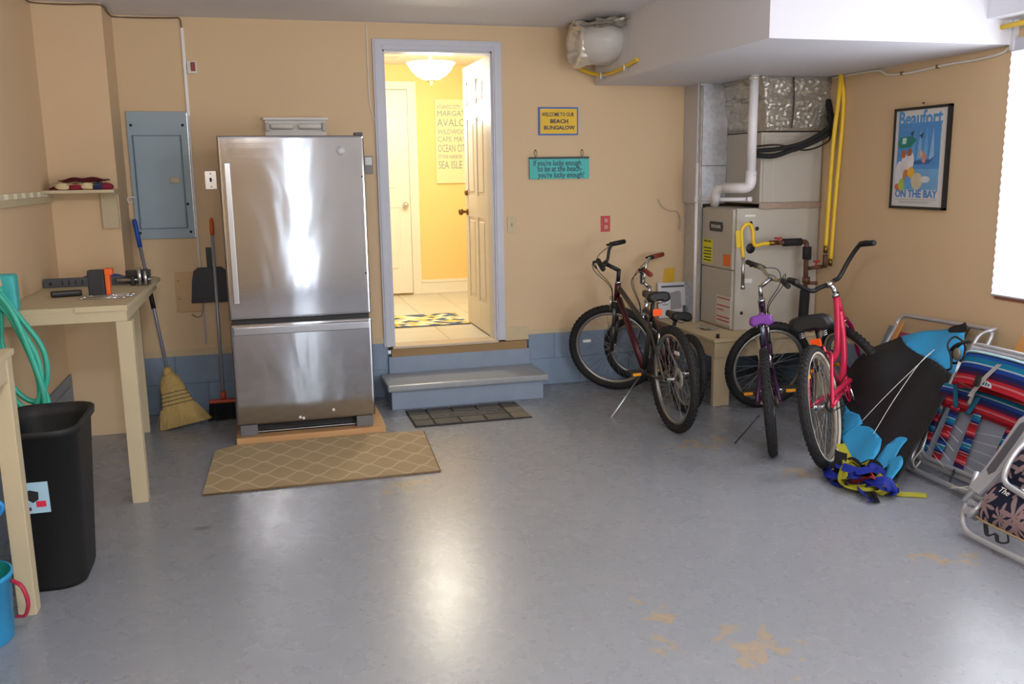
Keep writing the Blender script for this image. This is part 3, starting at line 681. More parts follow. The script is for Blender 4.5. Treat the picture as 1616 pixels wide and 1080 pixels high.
single('blue_pouch', MB().ell((-1.74, -.76, ZT+.03), (.12, .05, .030), 16), mat('#2B3FA0', .5), 'blue plastic bag lying behind the slotted bar on the bench', 'bag')

# aqua hose holder and hose
t = thing('hose_hanger', 'aqua plastic hose hanger on the left wall by the bench corner', 'hanger', (-1.98, -1.80, .98))
obj('hanger_body', MB().box((XL, -1.86, .985), (-1.935, -1.78, 1.155), .02, seg=3), mat('#3FB3B4', .45), t)
obj('hook', MB().tube(spline([(-2.02, -1.87, 1.02), (-1.99, -1.90, 1.08), (-1.985, -1.91, 1.13), (-2.0, -1.90, 1.16)]), .012, 8), mat('#B9A98C', .5), t)
def hose():
    def loop(x0, x1, z1, zb, y, tw=0):
        return spline([(x0, y, z1), ((x0*.55+x1*.45), y-.01, z1-.12), (x1-.01, y-.015+tw, zb+.24), (x1-.005, y-.02+tw, zb+.10), ((x0+x1)/2+.02, y-.02, zb), (x0+.01, y-.01, zb+.08), (x0-.015, y, zb+.28), (x0-.01, y+.005, z1-.15), (x0+.005, y, z1+.02)], 8)
    mb = MB()
    for k, a in enumerate([(-1.985, -1.825, 1.09, .585, -1.915), (-1.99, -1.845, 1.08, .555, -1.945), (-2.0, -1.86, 1.07, .50, -1.93), (-1.99, -1.84, 1.10, .45, -1.96), (-2.01, -1.83, 1.06, .39, -1.935)]):
        mb.tube(loop(*a), .0125, 8, closed=False)
    mb.tube(spline([(-1.84, -1.93, .60), (-1.825, -1.93, .48), (-1.825, -1.93, .36), (-1.83, -1.93, .22)]), .0125, 8)
    t = single('garden_hose', mb, mat('#37AE98', .4), 'coiled sea-green garden hose hanging on the left wall', 'hose')
hose()

# trash can: hollow, tapered, rounded
def rr(cx, cy, hx, hy, r, n=6):
    out = []
    for (sx, sy, a0) in ((1, 1, 0), (-1, 1, PI/2), (-1, -1, PI), (1, -1, 1.5*PI)):
        for j in range(n+1):
            a = a0+PI/2*j/n; out.append((cx+sx*(hx-r)+r*math.cos(a), cy+sy*(hy-r)+r*math.sin(a)))
    return out
def loft(mb, rings):
    R = [[mb.bm.verts.new((x, y, z)) for x, y in ring] for ring, z in rings]
    n = len(R[0])
    for A, B in zip(R, R[1:]):
        for j in range(n):
            f = mb.bm.faces.new((A[j], A[(j+1) % n], B[(j+1) % n], B[j])); f.smooth = True
    mb.bm.faces.new(R[0][::-1]); mb.bm.faces.new(R[-1])
def trash():
    t = thing('trash_can', 'tall black plastic trash can standing by the bench leg', 'trash can', (-1.74, -2.5, 0))
    mb = MB(); cx, cy = -1.725, -2.53
    H = .655
    loft(mb, [(rr(cx, cy, .112, .165, .09), .0), (rr(cx, cy, .118, .172, .09), .02), (rr(cx, cy, .145, .225, .09), H-.03), (rr(cx, cy, .158, .238, .095), H-.028), (rr(cx, cy, .160, .240, .095), H-.004), (rr(cx, cy, .157, .237, .095), H),
              (rr(cx, cy, .142, .222, .09), H-.004), (rr(cx, cy, .138, .216, .09), H-.05), (rr(cx, cy, .108, .160, .08), .03)])
    obj('bin_body', mb, M_PLAST, t)
    # printed sticker on the front face
    yz = lambda z: cy-.172-(.225-.172)*z/H-.002
    S = frame_M((-1.755, yz(.395), .395), (1, 0, 0), (0, -.08, 1))
    st = obj('sticker', MB().box((-.065, -.062, 0), (.065, .062, .0015), M=S), mat('#A9CDE4', .4), t)
    obj('picture', MB().poly([(-.018, .018), (.0, .028), (.030, .018), (.028, -.012), (.008, -.024), (-.014, -.006)], .001, S @ Matrix.Translation((0, .005, .0015))), mat('#26252B', .5), st, label='dark bin pictured on the sticker')
    obj('print', MB().box((-.05, -.050, .0016), (.0, -.036, .0022), M=S).box((-.05, .04, .0016), (-.01, .05, .0022), M=S), mat('#5A2C58', .5), st)
    obj('lettering', MB().add_text('M', .03, S @ Matrix.Translation((.036, -.026, .0022))).box((.018, -.038, .0014), (.052, -.014, .0017), M=S), mat('#D92A4A', .5), st, label='white M on a pink patch')
trash()
# bucket, spade
def bucket():
    c = (-1.895, -3.05)
    t = thing('toy_bucket', 'bright blue plastic bucket with crimson handle at the left edge', 'bucket', (c[0], c[1], 0))
    obj('pail', MB().lathe((c[0], c[1], 0), [(0, .0), (.112, 0), (.116, .006), (.128, .225), (.134, .228), (.134, .243), (.127, .243)], n=40), mat('#2C95CC', .4), t)
    obj('inner_wall', MB().lathe((c[0], c[1], 0), [(.126, .243), (.120, .20), (.110, .01), (0, .01)], n=40), mat('#2AA79A', .45), t)
    obj('handle', MB().tube(spline([(c[0]+.13, c[1]+.0, .21), (c[0]+.165, c[1]-.02, .19), (c[0]+.178, c[1]-.02, .13), (c[0]+.165, c[1]-.02, .085), (c[0]+.135, c[1]-.01, .08)]), .009, 8, flat=.6), mat('#A81F3E', .45), t)
    s = thing('toy_spade', 'blue plastic spade standing upright in the blue bucket', 'spade', (c[0]+.03, c[1], .02))
    obj('shaft', MB().tube([(c[0]+.035, c[1]+.03, .03), (c[0]+.075, c[1]+.05, .42)], .012, 8), mat('#1F7FC4', .4), s)
    obj('grip', MB().tube(spline([(c[0]+.075, c[1]+.05, .41), (c[0]+.05, c[1]+.05, .44), (c[0]+.06, c[1]+.05, .475), (c[0]+.10, c[1]+.05, .48), (c[0]+.115, c[1]+.05, .455), (c[0]+.077, c[1]+.05, .41)]), .009, 8), mat('#1F7FC4', .4), s)
bucket()

# brooms and dustpan
def corn_broom():
    top = Vector((-1.632, -.07, 1.30)); base = Vector((-1.490, -.315, .385)); foot = Vector((-1.418, -.41, .0))
    t = thing('corn_broom', 'straw broom with blue-tipped handle leaning in the corner by the bench', 'broom', (-1.42, -.40, 0))
    d = (base-top)
    obj('handle', MB().tube([top, base+Vector((.006, -.004, -.03))], .011, 12), mat('#9295A6', .35, .3), t)
    obj('blue_grip', MB().tube([top+d*-.01, top, top+d*.18], [.012, .0145, .0145], 12), mat('#1F4FB4', .45), t, label='blue plastic end of the handle')
    obj('black_grip', MB().tube([top+d*.45, top+d*.60], .0145, 12), M_BLACK, t)
    ax = (foot-base).normalized(); side = Vector((1, 0, 0)); side = (side-ax*side.dot(ax)).normalized()
    obj('binding', MB().tube([base, base+ax*.02, base+ax*.05], [.020, .030, .034], 14, flat=.7), mat('#BFA162', .8), t)
    mb = MB(); prof = [(.035, .032, .02), (.07, .055, .03), (.12, .072, .034), (.17, .080, .034), (.22, .093, .033), (.27, .108, .032), (.33, .125, .03), (.385, .145, .026)]
    n = 28; R = []
    nrm = side.cross(ax)
    for k, (s_, w_, th) in enumerate(prof):
        sk = (s_/.385)**2*.028
        R.append([mb.bm.verts.new(base+ax*(s_)+side*(math.cos(2*PI*j/n)*w_+sk)+nrm*math.sin(2*PI*j/n)*th*(1+.12*math.sin(j*5+k))) for j in range(n)])
    for A, B in zip(R, R[1:]):
        for j in range(n): f = mb.bm.faces.new((A[j], A[(j+1) % n], B[(j+1) % n], B[j])); f.smooth = True
    mb.bm.faces.new(R[-1]); mb.bm.faces.new(R[0][::-1])
    tt = NT('straw'); c = tt.coord('Object'); mp = tt.n('Mapping'); tt.L.new(c, mp.inputs[0]); mp.inputs['Scale'].default_value = (160, 160, 6); mp.inputs['Rotation'].default_value = (0, .15, 0)
    nz = tt.noise(mp.outputs[0], 1, 3); tt.L.new(tt.mix(nz, lin('#9C7F43'), lin('#D2B878')), tt.b.inputs['Base Color']); tt.b.inputs['Roughness'].default_value = .85; tt.bump(nz, .8, .006)
    obj('straw_head', mb, tt.m, t)
    # loose straws round the skirt: uncountable
    mb = MB()
    for k in range(520):
        q = random.random()*2*PI; rr_ = .75+.3*random.random()
        a = base+ax*.26+side*(math.cos(q)*.106*rr_+.012)+nrm*math.sin(q)*.030*rr_
        b = base+ax*(.383+.03*random.random()*0)+side*(math.cos(q)*.155*rr_+.028+random.gauss(0, .006))+nrm*(math.sin(q)*.034+random.gauss(0, .004))
        b.z = max(b.z, .002)
        mb.tube([a, b], [.0012, .0009], 3, caps=False)
    obj('straws', mb, mat('#CBB072', .85), t, kind='stuff')
    for s_, w_, th, sk in ((.165, .0805, .0355, .006), (.19, .0865, .035, .0075), (.215, .0925, .0345, .009), (.24, .100, .034, .011)):
        obj('stitching', MB().tube([base+ax*s_+side*(math.cos(2*PI*j/24)*w_+sk)+nrm*math.sin(2*PI*j/24)*th*1.06 for j in range(24)], .0022, 5, closed=True), mat('#2B2E3C', .7), t)
corn_broom()
def push_broom():
    t = thing('angle_broom', 'black-bristled broom with orange head and grey handle beside the refrigerator', 'broom', (-1.15, -.25, 0))
    top = Vector((-1.168, -.03, 1.20)); bot = Vector((-1.162, -.262, .155))
    d = bot-top
    obj('handle', MB().tube([top, bot], .0105, 12), mat('#A4A7B4', .35, .3), t)
    obj('orange_grip', MB().tube([top-d*.10, top-d*.085, top-d*.03, top+d*.005], [.006, .012, .015, .012], 12), mat('#D4621E', .45), t)
    obj('broom_head', MB().box((-1.255, -.290, .118), (-1.075, -.240, .138), .006).cyl((-1.162, -.263, .13), (-1.162, -.262, .19), .018), mat('#B94423', .45), t)
    mb = MB()
    for i in range(34):
        for j in range(5):
            x = -1.25+.17*i/33; y = -.285+.04*j/4; sp = (x+1.165)*.18+random.gauss(0, .002)
            mb.tube([(x, y, .12), (x+sp, y+(y+.265)*.3, .003)], [.0025, .0018], 3, caps=False)
    obj('bristles', mb, mat('#131318', .7), t, kind='stuff')
push_broom()
t = thing('dustpan', 'dark grey upright dustpan hanging on the wall behind the orange-headed broom', 'dustpan', (-1.22, 0, .75))
Sd = frame_M((-1.205, -.012, .755), (1, 0, 0), (0, 0, 1))
obj('pan', MB().poly([(-.125, 0), (.125, 0), (.118, .14), (.105, .205), (.08, .228), (-.07, .228), (-.10, .205), (-.113, .14)], .012, Sd).box((-.125, -.004, .010), (.125, .018, .022), .003, M=Sd), mat('#33343B', .55), t)
obj('pan_neck', MB().box((-.012, .222, .0), (.022, .36, .014), .005, M=Sd), mat('#33343B', .55), t)
# ------------------------------------------------------------------ foil duct end and yellow line at the soffit
def crumple(mb, amp, seed=0):
    from mathutils import noise
    for v in mb.bm.verts: v.co += noise.noise_vector(v.co*22+Vector((seed, 0, 0)))*amp
    return mb
t = thing('foil_duct_end', 'round white insulated duct end with crumpled silver foil at the soffit', 'duct', (1.40, -.30, 2.30))
mb = MB()
mb.ell((1.44, -.36, 2.425), (.185, .20, .142), 36)
mb.lathe((1.34, -.30, 2.425), [(.135, 0), (.140, .1), (.142, .175)], (1, 0, 0), 36)
obj('insulation', crumple(mb, .008), mat('#D6D3D2', .4, spread=.05, scale=12), t, label='white plastic-covered insulation')
mb = MB().lathe((1.262, -.28, 2.42), [(.095, .06), (.120, .02), (.142, -.006), (.160, .01), (.160, .045), (.146, .07), (.135, .10)], (1, 0, 0), 90)
obj('foil_rim', crumple(crumple(mb, .014), .010, 3), M_FOIL, t)
mb = MB().grid(lambda u, v: Vector((1.245+.42*u*(1-.35*v*(1-u)), -.14-.52*v, 2.552-.012*math.sin(u*3)-.05*(1-u)*v)), 40, 30, .004)
mb.grid(lambda u, v: Vector((1.34+.18*u, -.50-.10*u+.02*v, 2.50+.06*v)), 20, 8, .004)
obj('foil_wrap', crumple(crumple(mb, .012, 4), .008, 9), M_FOIL, t)
t = thing('yellow_gas_line', 'short yellow gas line running from the wall along the soffit side', 'gas pipe', (1.50, -.4, 2.24))
obj('flex_line', MB().tube(spline([(1.33, -.01, 2.335), (1.42, -.06, 2.27), (1.50, -.16, 2.235), (1.503, -.35, 2.225), (1.503, -.55, 2.235), (1.505, -.80, 2.262)]), .012, 10), M_YEL, t)
for y, z in ((-.20, 2.232), (-.62, 2.242)): obj('clip', MB().box((1.485, y-.006, z-.03), (1.517, y+.006, z+.016), .002), M_ALU, t)

# ------------------------------------------------------------------ furnace corner
t = thing('furnace_platform', 'cream painted wooden platform with legs carrying the furnace', 'platform', (2.45, -.5, 0))
obj('deck', MB().box((1.995, -.99, .438), (XR-.001, -.012, .4575), .003), M_BOARD, t)
obj('front_skirt', MB().box((2.005, -.98, .33), (XR-.001, -.955, .438), .003), M_BOARD, t)
obj('side_skirt', MB().box((2.005, -.955, .335), (2.03, -.012, .438), .003), M_BOARD, t)
obj('leg', MB().box((2.005, -.975, 0), (2.125, -.94, .335), .003), M_BOARD, t)
obj('leg', MB().box((2.80, -.975, 0), (2.90, -.94, .335), .003), M_BOARD, t)
obj('leg', MB().box((2.005, -.11, 0), (2.10, -.03, .335), .003), M_BOARD, t)
obj('bolt_cap', MB().cyl((2.055, -.925, .458), (2.055, -.925, .484), .012, n=12), M_BLACK, t, label='black cap')
single('crumpled_paper', crumple(MB().grid(lambda u, v: Vector((2.10+.11*u, -.66+.15*v, .466+.008*math.sin(7*u+5*v))), 10, 10, .002), .007), mat('#CFCABC', .7), 'crumpled pale paper scrap lying on the platform before the furnace', 'paper')
FX, FY, FB, FZ0, FZ1 = 2.27, -.715, -.24, .458, 1.305
t = thing('furnace', 'tall grey gas furnace cabinet standing on the cream platform', 'furnace', (2.6, -.48, .458))
obj('cabinet', MB().box((FX+.02, FY, FZ0), (2.93, FB, FZ1), .006), M_FURN, t)
up = obj('upper_panel', MB().box((FX, FY+.02, .882), (FX+.022, FB-.005, FZ1-.006), .008), M_FURN, t)
lo_ = obj('lower_panel', MB().box((FX+.003, FY+.02, FZ0+.006), (FX+.022, FB-.005, .876), .006), M_FURN, t)
SM = lambda y, z, x=FX-.0005: frame_M((x, y, z), (0, -1, 0), (0, 0, 1))      # on the door side, facing the room's left
FM = lambda x, z, y=FY-.0005: frame_M((x, y, z), (1, 0, 0), (0, 0, 1))
b = obj('maker_badge', MB().poly([(-.09, -.034), (.09, -.034), (.10, 0), (.09, .034), (-.09, .034), (-.10, 0)], .003, SM(-.46, 1.172)), mat('#25262C', .4), up)
up2 = up
obj('badge_lettering', MB().add_text('FRIGIDAIRE', .034, SM(-.46, 1.172, FX-.0042), sx=.82), mat('#D8D8D8', .4), up)
obj('energy_label', MB().box((FX-.002, -.41, .905), (FX+.002, -.265, 1.075)), mat('#E3DC1C', .5), up, label='yellow energy label')
mb = MB().add_text('ENERGYGUIDE', .020, SM(-.337, 1.06, FX-.0025), sx=.8)
for k in range(5): mb.box((FX-.0026, -.40, .92+k*.022), (FX-.0018, -.28-.012*(k % 2), .928+k*.022))
obj('label_print', mb, M_BLACK, up)
obj('orange_label', MB().box((FX-.002, -.675, .905), (FX+.002, -.575, .985)), mat('#E8742A', .5), up, label='orange square label')
mb = MB().box((FX-.000, -.69, .485), (FX+.004, -.49, .69)); obj('warning_label', mb, mat('#D6D0CA', .5), lo_)
mb = MB()
for k, z in enumerate((.668, .615, .585, .535, .51)): mb.box((FX-.0012, -.685 if k != 2 else -.60, z), (FX+.002, -.50, z+.008))
obj('label_stripes', mb, mat('#B8362C', .5), lo_, label='red warning stripes')
for x, z, r in ((2.395, 1.205, .014), (2.445, 1.165, .015), (2.40, 1.03, .036), (2.41, .915, .016), (2.345, .895, .016), (2.345, .58, .012)):
    obj('plug', MB().lathe((x, FY, z), [(r, 0), (r*.9, .004), (0, .004)], (0, -1, 0), 16), M_BLACK, t)
for x0, x1, z0, z1 in ((2.35, 2.43, 1.248, 1.262), (2.36, 2.42, .79, .82)): obj('paper_label', MB().box((x0, FY-.001, z0), (x1, FY+.002, z1)), M_WHITE, t)
# coil box, plenum
t = thing('coil_cabinet', 'grey evaporator coil cabinet standing on top of the furnace', 'coil cabinet', (2.7, -.47, 1.33))
obj('cabinet', MB().box((2.455, -.715, FZ1+.028), (2.93, -.235, 1.815), .004), M_FURN, t)
obj('front_panel', MB().box((2.475, -.722, 1.345), (2.925, -.712, 1.79), .004), M_FURN, t)
obj('seam', MB().box((2.55, -.7235, 1.35), (2.553, -.7215, 1.785)), mat('#D0CCC4', .5), t)
mb = MB().box((2.44, -.722, FZ1-.005), (2.93, -.713, FZ1+.03)); obj('foil_tape', crumple(MB().grid(lambda u, v: Vector((2.445+.488*u, -.728, FZ1-.008+.044*v)), 60, 5, .002), .005), mat('#E6D3C4', .35, .3), t); mb.bm.free()
t = thing('foil_plenum', 'crinkled silver foil plenum between the coil cabinet and the soffit', 'plenum', (2.7, -.45, 1.82))
def plen(u, v):   # perimeter u, height v
    w0 = Vector((2.44, -.76)); x0, x1 = 2.405+.065*(1-v)**.7, 2.955-.03*(1-v); y0, y1 = -.775+.02*(1-v), -.22
    per = [(x0, y1), (x0, y0), (x1, y0), (x1, y1)]; L = [abs(y1-y0), x1-x0, abs(y1-y0)]; tot = sum(L); d = u*tot
    for k in range(3):
        if d <= L[k] or k == 2:
            f = min(1, d/L[k]); a, b = per[k], per[k+1]; x, y = a[0]+(b[0]-a[0])*f, a[1]+(b[1]-a[1])*f; break
        d -= L[k]
    from mathutils import noise
    z = 1.822+.356*v
    bul = .008*math.sin(v*PI*5)+.006*noise.noise((x*14, y*14, z*30))+.007*noise.noise((x*50, y*50, z*60))+.012*math.sin(v*PI)
    return Vector((x-(bul if k == 0 else 0), y-(bul if k == 1 else 0), z))
obj('foil_skin', MB().grid(plen, 200, 60, .004), M_FOIL, t)
obj('tape_line', crumple(MB().grid(lambda u, v: Vector((2.63+.012*v+.01*math.sin(u*3), -.790, 1.84+.33*u)), 20, 2, .001), .001), mat('#6A6664', .5), t)
# return duct
t = thing('return_duct', 'tall galvanised sheet-metal duct beside the furnace rising to the soffit', 'duct', (2.33, -.12, .458))
obj('duct_body', MB().box((2.235, -.245, 1.60), (2.455, -.003, 2.178), .003).box((2.245, -.243, FZ1+.02), (2.453, -.003, 1.598), .003).box((2.245, -.235, .458), (2.275, -.003, FZ1+.02), .003), M_GALV, t)
obj('duct_side', MB().box((2.225, -.22, 1.33), (2.24, -.003, 2.178), .002), mat('#CBC9CF', .45, .15), t)
obj('foil_tape', crumple(MB().grid(lambda u, v: Vector((2.232+.022*v, -.248, .50+1.66*u)), 120, 3, .002), .004), M_FOIL, t)
t = thing('white_vent_pipe', 'thick white plastic vent pipe rising from the furnace to the soffit', 'pipe', (2.34, -.76, 1.45))
obj('riser', MB().tube([(2.337, -.80, 2.178), (2.337, -.80, 1.535)], .030, 20), M_PVC, t)
obj('elbow', MB().tube(rounded([(2.337, -.80, 1.56), (2.335, -.80, 1.445), (2.21, -.66, 1.445)], .06), .036, 20), M_PVC, t)
obj('lower_pipe', MB().tube(rounded([(2.245, -.70, 1.445), (2.19, -.60, 1.44), (2.22, -.52, 1.33)], .05), .030, 18), M_PVC, t)
obj('coupling', MB().cyl((2.337, -.80, 1.55), (2.337, -.80, 1.525), .036), M_PVC, t)
obj('strap', MB().cyl((2.337, -.80, 2.15), (2.337, -.80, 2.17), .0325), M_FOIL, t)
t = thing('condensate_pipe', 'thin white condensate pipe running level then down beside the furnace', 'pipe', (2.2, -.35, .46))
obj('level_pipe', MB().tube([(2.195, -.32, 1.36), (2.20, -.40, 1.362), (2.37, -.74, 1.368)], .013, 12).cyl((2.36, -.72, 1.3675), (2.373, -.745, 1.368), .017), M_PVC, t)
obj('drop_pipe', MB().tube([(2.187, -.31, 1.62), (2.187, -.31, .458)], .012, 12), M_PVC, t)
obj('tee', MB().cyl((2.187, -.31, 1.335), (2.187, -.31, 1.385), .017), M_PVC, t)
t = thing('refrigerant_lines', 'black foam-wrapped refrigerant lines curving from the coil cabinet up to the soffit', 'pipe', (2.7, -.8, 1.65))
mb = MB().tube(spline([(2.39, -.76, 1.66), (2.48, -.84, 1.655), (2.62, -.86, 1.70), (2.80, -.86, 1.765), (2.915, -.84, 1.83), (2.925, -.80, 1.93), (2.91, -.78, 2.03)]), [.017]*16+[.022]*16+[.030]*8+[.022]*8+[.012], 12)
obj('foam_line', mb, M_FOAM, t)
obj('foam_line', MB().tube(spline([(2.39, -.77, 1.69), (2.50, -.86, 1.70), (2.66, -.885, 1.735), (2.80, -.885, 1.80), (2.88, -.87, 1.86), (2.895, -.83, 1.95)]), .014, 12), M_FOAM, t)
obj('bare_line', MB().tube(spline([(2.39, -.75, 1.72), (2.50, -.86, 1.725), (2.70, -.87, 1.69), (2.86, -.87, 1.74), (2.905, -.85, 1.80)]), .006, 8), mat('#4A3A30', .4, .6), t)
t = thing('yellow_gas_lines', 'pair of yellow corrugated gas lines hanging beside the furnace from the soffit', 'gas pipe', (2.88, -.85, .9))
y_ = -.94
obj('flex_line', MB().tube(spline([(2.905, y_+.02, 2.178), (2.885, y_, 2.02), (2.862, y_, 1.75), (2.850, y_, 1.40), (2.842, y_, 1.03)]), .0145, 10), M_YEL, t)
obj('flex_line', MB().tube(spline([(2.905, y_+.02, 2.178), (2.922, y_, 2.02), (2.918, y_, 1.75), (2.90, y_, 1.40), (2.885, y_, .94)]), .0145, 10), M_YEL, t)
for x, z in ((2.842, 1.0), (2.883, .91)): obj('brass_fitting', MB().cyl((x, y_, z), (x, y_, z+.05), .016, n=6), M_BRASS, t)
t = thing('gas_manifold', 'brown iron gas pipework with black foam sleeves and red valve handles', 'gas pipe', (2.72, -.86, .5))
yy = -.86
obj('iron_pipe', MB().tube(rounded([(2.52, yy, 1.075), (2.745, yy, 1.075), (2.755, yy, .55)], .02), .016, 14).cyl((2.755, yy, .79), (2.755, yy, .83), .026).cyl((2.755, yy, .95), (2.755, yy, .985), .024).cyl((2.755, yy, .89), (2.84, -.92, .905), .013).cyl((2.755, yy, .79), (2.82, -.90, .79), .012).cyl((2.842, -.94, .99), (2.842, -.94, .90), .016), M_RUST, t)
obj('foam_sleeve', MB().cyl((2.565, yy, 1.075), (2.70, yy, 1.075), .026), M_FOAM, t)
obj('foam_sleeve', MB().cyl((2.752, yy, 1.04), (2.752, yy, .955), .030), M_FOAM, t)
obj('foam_sleeve', MB().cyl((2.75, yy, .74), (2.74, yy, .459), .034), M_FOAM, t)
obj('valve_handle', MB().box((2.50, yy-.012, 1.10), (2.55, yy+.012, 1.112), .004).cyl((2.525, yy, 1.075), (2.525, yy, 1.105), .007), M_RED, t, label='red valve handle')
obj('valve_handle', MB().box((2.785, -.91, .935), (2.825, -.885, .947), .004).cyl((2.80, -.90, .90), (2.80, -.90, .94), .006), M_RED, t, label='red valve handle')
obj('valve_body', MB().cyl((2.455, yy, 1.075), (2.52, yy, 1.075), .017, n=8), M_BRASS, t)
obj('yellow_flex', MB().tube(spline([(2.455, yy, 1.073), (2.40, yy, 1.07), (2.355, yy, 1.062), (2.335, yy, 1.09), (2.330, yy, 1.15), (2.31, yy, 1.20), (2.275, yy, 1.205), (2.245, yy, 1.165), (2.25, yy, 1.08), (2.262, yy, .985)]), .013, 12), M_YEL, t, label='bright yellow flexible connector')
obj('flex_end', MB().cyl((2.262, yy, .99), (2.266, yy, .80), .012).cyl((2.266, yy, .80), (2.267, yy, .77), .015, n=8), M_ALU, t)
obj('yellow_tag', MB().poly([(0, 0), (.05, .01), (.045, .12), (-.01, .115)], .002, FM(2.21, 1.05, yy-.0)), mat('#D9BE2A', .6), t)
single('foundation_notch', MB().tube(spline([(2.02, -.01, 1.36), (2.06, -.012, 1.30), (2.12, -.012, 1.27), (2.18, -.012, 1.262), (2.205, -.014, 1.20), (2.20, -.014, 1.12)]), .004, 6), mat('#B9AFA0', .6), 'thin pale wire drooping across the back wall beside the duct', 'cable').name = 'loose_wire'
t = thing('manual_papers', 'white printed appliance sheets propped on the platform against the wall', 'papers', (2.15, -.05, .46))
Sp = frame_M((2.02, -.06, .462), (1, 0, 0), (0, .14, 1))
obj('sheet', MB().box((0, 0, 0), (.255, .27, .002), M=Sp), mat('#D3D4DA', .6), t)
obj('sheet', MB().box((.12, .0, -.008), (.30, .26, -.004), M=Sp), mat('#C6C8D0', .6), t)
obj('print', MB().box((.03, .232, .002), (.22, .246, .0026), M=Sp).box((.03, .12, .002), (.06, .125, .0026), M=Sp).box((.03, .10, .002), (.08, .105, .0026), M=Sp), mat('#4A4D55', .6), t)
obj('picture', MB().poly([(.10, .06), (.19, .07), (.19, .19), (.17, .205), (.10, .19)], .0012, Sp @ Matrix.Translation((0, 0, .002))), mat('#9A9CA0', .5), t)
obj('picture', MB().box((.20, .01, .002), (.25, .09, .003), M=Sp), mat('#5A5F68', .5), t)
single('yellow_tag', MB().poly([(0, 0), (.09, .0), (.095, .11), (.012, .105)], .002, WALLM(2.075, .73, -.004)).add_text('!', .07, WALLM(2.12, .785, -.0065)), mat('#DDAF2C', .6), 'small yellow-orange paper tag on the wall above the appliance sheets', 'tag')

# ------------------------------------------------------------------ right wall: poster, window, cable
t = thing('framed_poster', 'black-framed blue poster of a harbour scene on the right wall', 'poster', (XR, -1.705, 1.32))
py0, py1, pz0, pz1 = -1.473, -1.943, 1.320, 1.916
PM = lambda y, z, e=0.: frame_M((XR-.018-e, y, z), (0, -1, 0), (0, 0, 1))
fr = MB()
for a, b_ in (((py1, pz0), (py0, pz0+.016)), ((py1, pz1-.016), (py0, pz1)), ((py1, pz0), (py1+.018, pz1)), ((py0-.014, pz0), (py0, pz1))): fr.box((XR-.026, a[0], a[1]), (XR-.001, b_[0], b_[1]), .002)
obj('frame', fr, mat('#14151A', .3), t)
pa = obj('poster_sheet', MB().box((XR-.018, py1+.014, pz0+.012), (XR-.004, py0-.010, pz1-.012)), mat('#D4D3D4', .35, spread=.02), t)
W, H = .47, .596     # local: x 0..W from the left edge, y 0..H from the bottom
o_ = PM(py0, pz0)
def pp(pts, h, name, e=0.): return obj(name, MB().poly(pts, .0007, o_ @ Matrix.Translation((0, 0, e))), mat(h, .45, spread=.15, scale=20), pa)
def circ(cx, cy, rx, ry, n=14): return [(cx+rx*math.cos(2*PI*k/n), cy+ry*math.sin(2*PI*k/n)) for k in range(n)]
pp([(.04, .115), (.405, .115), (.405, .505), (.04, .505)], '#4C8FD0', 'sky_print')
pp([(.04, .115), (.405, .115), (.405, .235), (.04, .235)], '#6FA6D6', 'water_print', .0004)
pp([(.04, .385), (.06, .425), (.17, .43), (.205, .405), (.16, .365), (.06, .36)], '#1F7F76', 'green_boat_print', .0008)
pp([(.08, .385), (.115, .385), (.12, .42), (.085, .42)], '#BFE0DC', 'cabin_print', .0012)
pp([(.17, .262), (.32, .265), (.37, .315), (.33, .29), (.20, .285)], '#2A5E9E', 'hull_print', .0008)
for k, x in enumerate((.18, .235, .285, .34)): pp([(x-.022, .29), (x+.02, .30), (x+.004, .47)], ['#5E9ED8', '#7FB2DE', '#6AA6DA', '#8FBCE2'][k], 'sail_print', .0006)
for k, (x, y, rx, ry, h) in enumerate([(.07, .20, .035, .085, '#D9DAE6'), (.115, .255, .035, .07, '#DCD6DE'), (.165, .285, .028, .055, '#E4E2E8'), (.10, .325, .022, .024, '#B8653A'), (.155, .335, .02, .022, '#A85A35'), (.065, .13, .03, .02, '#C96A4A'), (.10, .145, .032, .035, '#A9C24A'), (.13, .20, .025, .035, '#C77A44'), (.175, .215, .03, .035, '#E6B23A'), (.15, .155, .03, .04, '#5E9EDA'), (.23, .165, .05, .05, '#C9C0A4'), (.30, .175, .04, .02, '#CFD6DC'), (.28, .30, .02, .03, '#C98A7A'), (.255, .325, .012, .02, '#D2A78E')]):
    pp(circ(x, y, rx, ry), h, 'figure_print', .0012+.0002*k)
for x, y in ((.165, .445), (.245, .43)): pp([(x-.02, y), (x, y+.008), (x+.02, y+.018), (x+.012, y-.006), (x+.002, y-.02), (x-.008, y-.004)], '#274B72', 'gull_print', .0016)
obj('title_lettering', MB().add_text('Beaufort', .118, o_ @ Matrix.Translation((.222, .528, .0012)), sx=.90, bold=.003), mat('#4F93D2', .45), pa)
obj('foot_lettering', MB().add_text('ON THE BAY', .062, o_ @ Matrix.Translation((.222, .088, .0012)), sx=1.0, bold=.002), mat('#4A86C8', .45), pa)
obj('fine_print', MB().box((.04, .056, 0), (.405, .058, .0012), M=o_).box((.08, .044, 0), (.36, .046, .0012), M=o_).box((.08, .036, 0), (.33, .038, .0012), M=o_), mat('#6A6A6E', .5), pa)
obj('nail', MB().cyl((XR-.012, -1.70, 1.935), (XR, -1.70, 1.937), .004, n=8), M_BLACK, t)
t = thing('window_1', None, None, kind='structure')
fr = MB()
for a, b_ in ( ((WY0, WZ1), (WY1, WZ1+.06)), ((WY0-.06, WZ0), (WY0, WZ1+.06))): fr.box((XR-.018, a[0], a[1]), (XR+.05, b_[0], b_[1]), .004)
obj('window_frame', fr, M_TRIM, t)
obj('sill', MB().box((XR-.006, WY0, WZ0-.022), (XR+.06, WY1-.02, WZ0-.005), .002), mat('#8A5A44', .5), t)
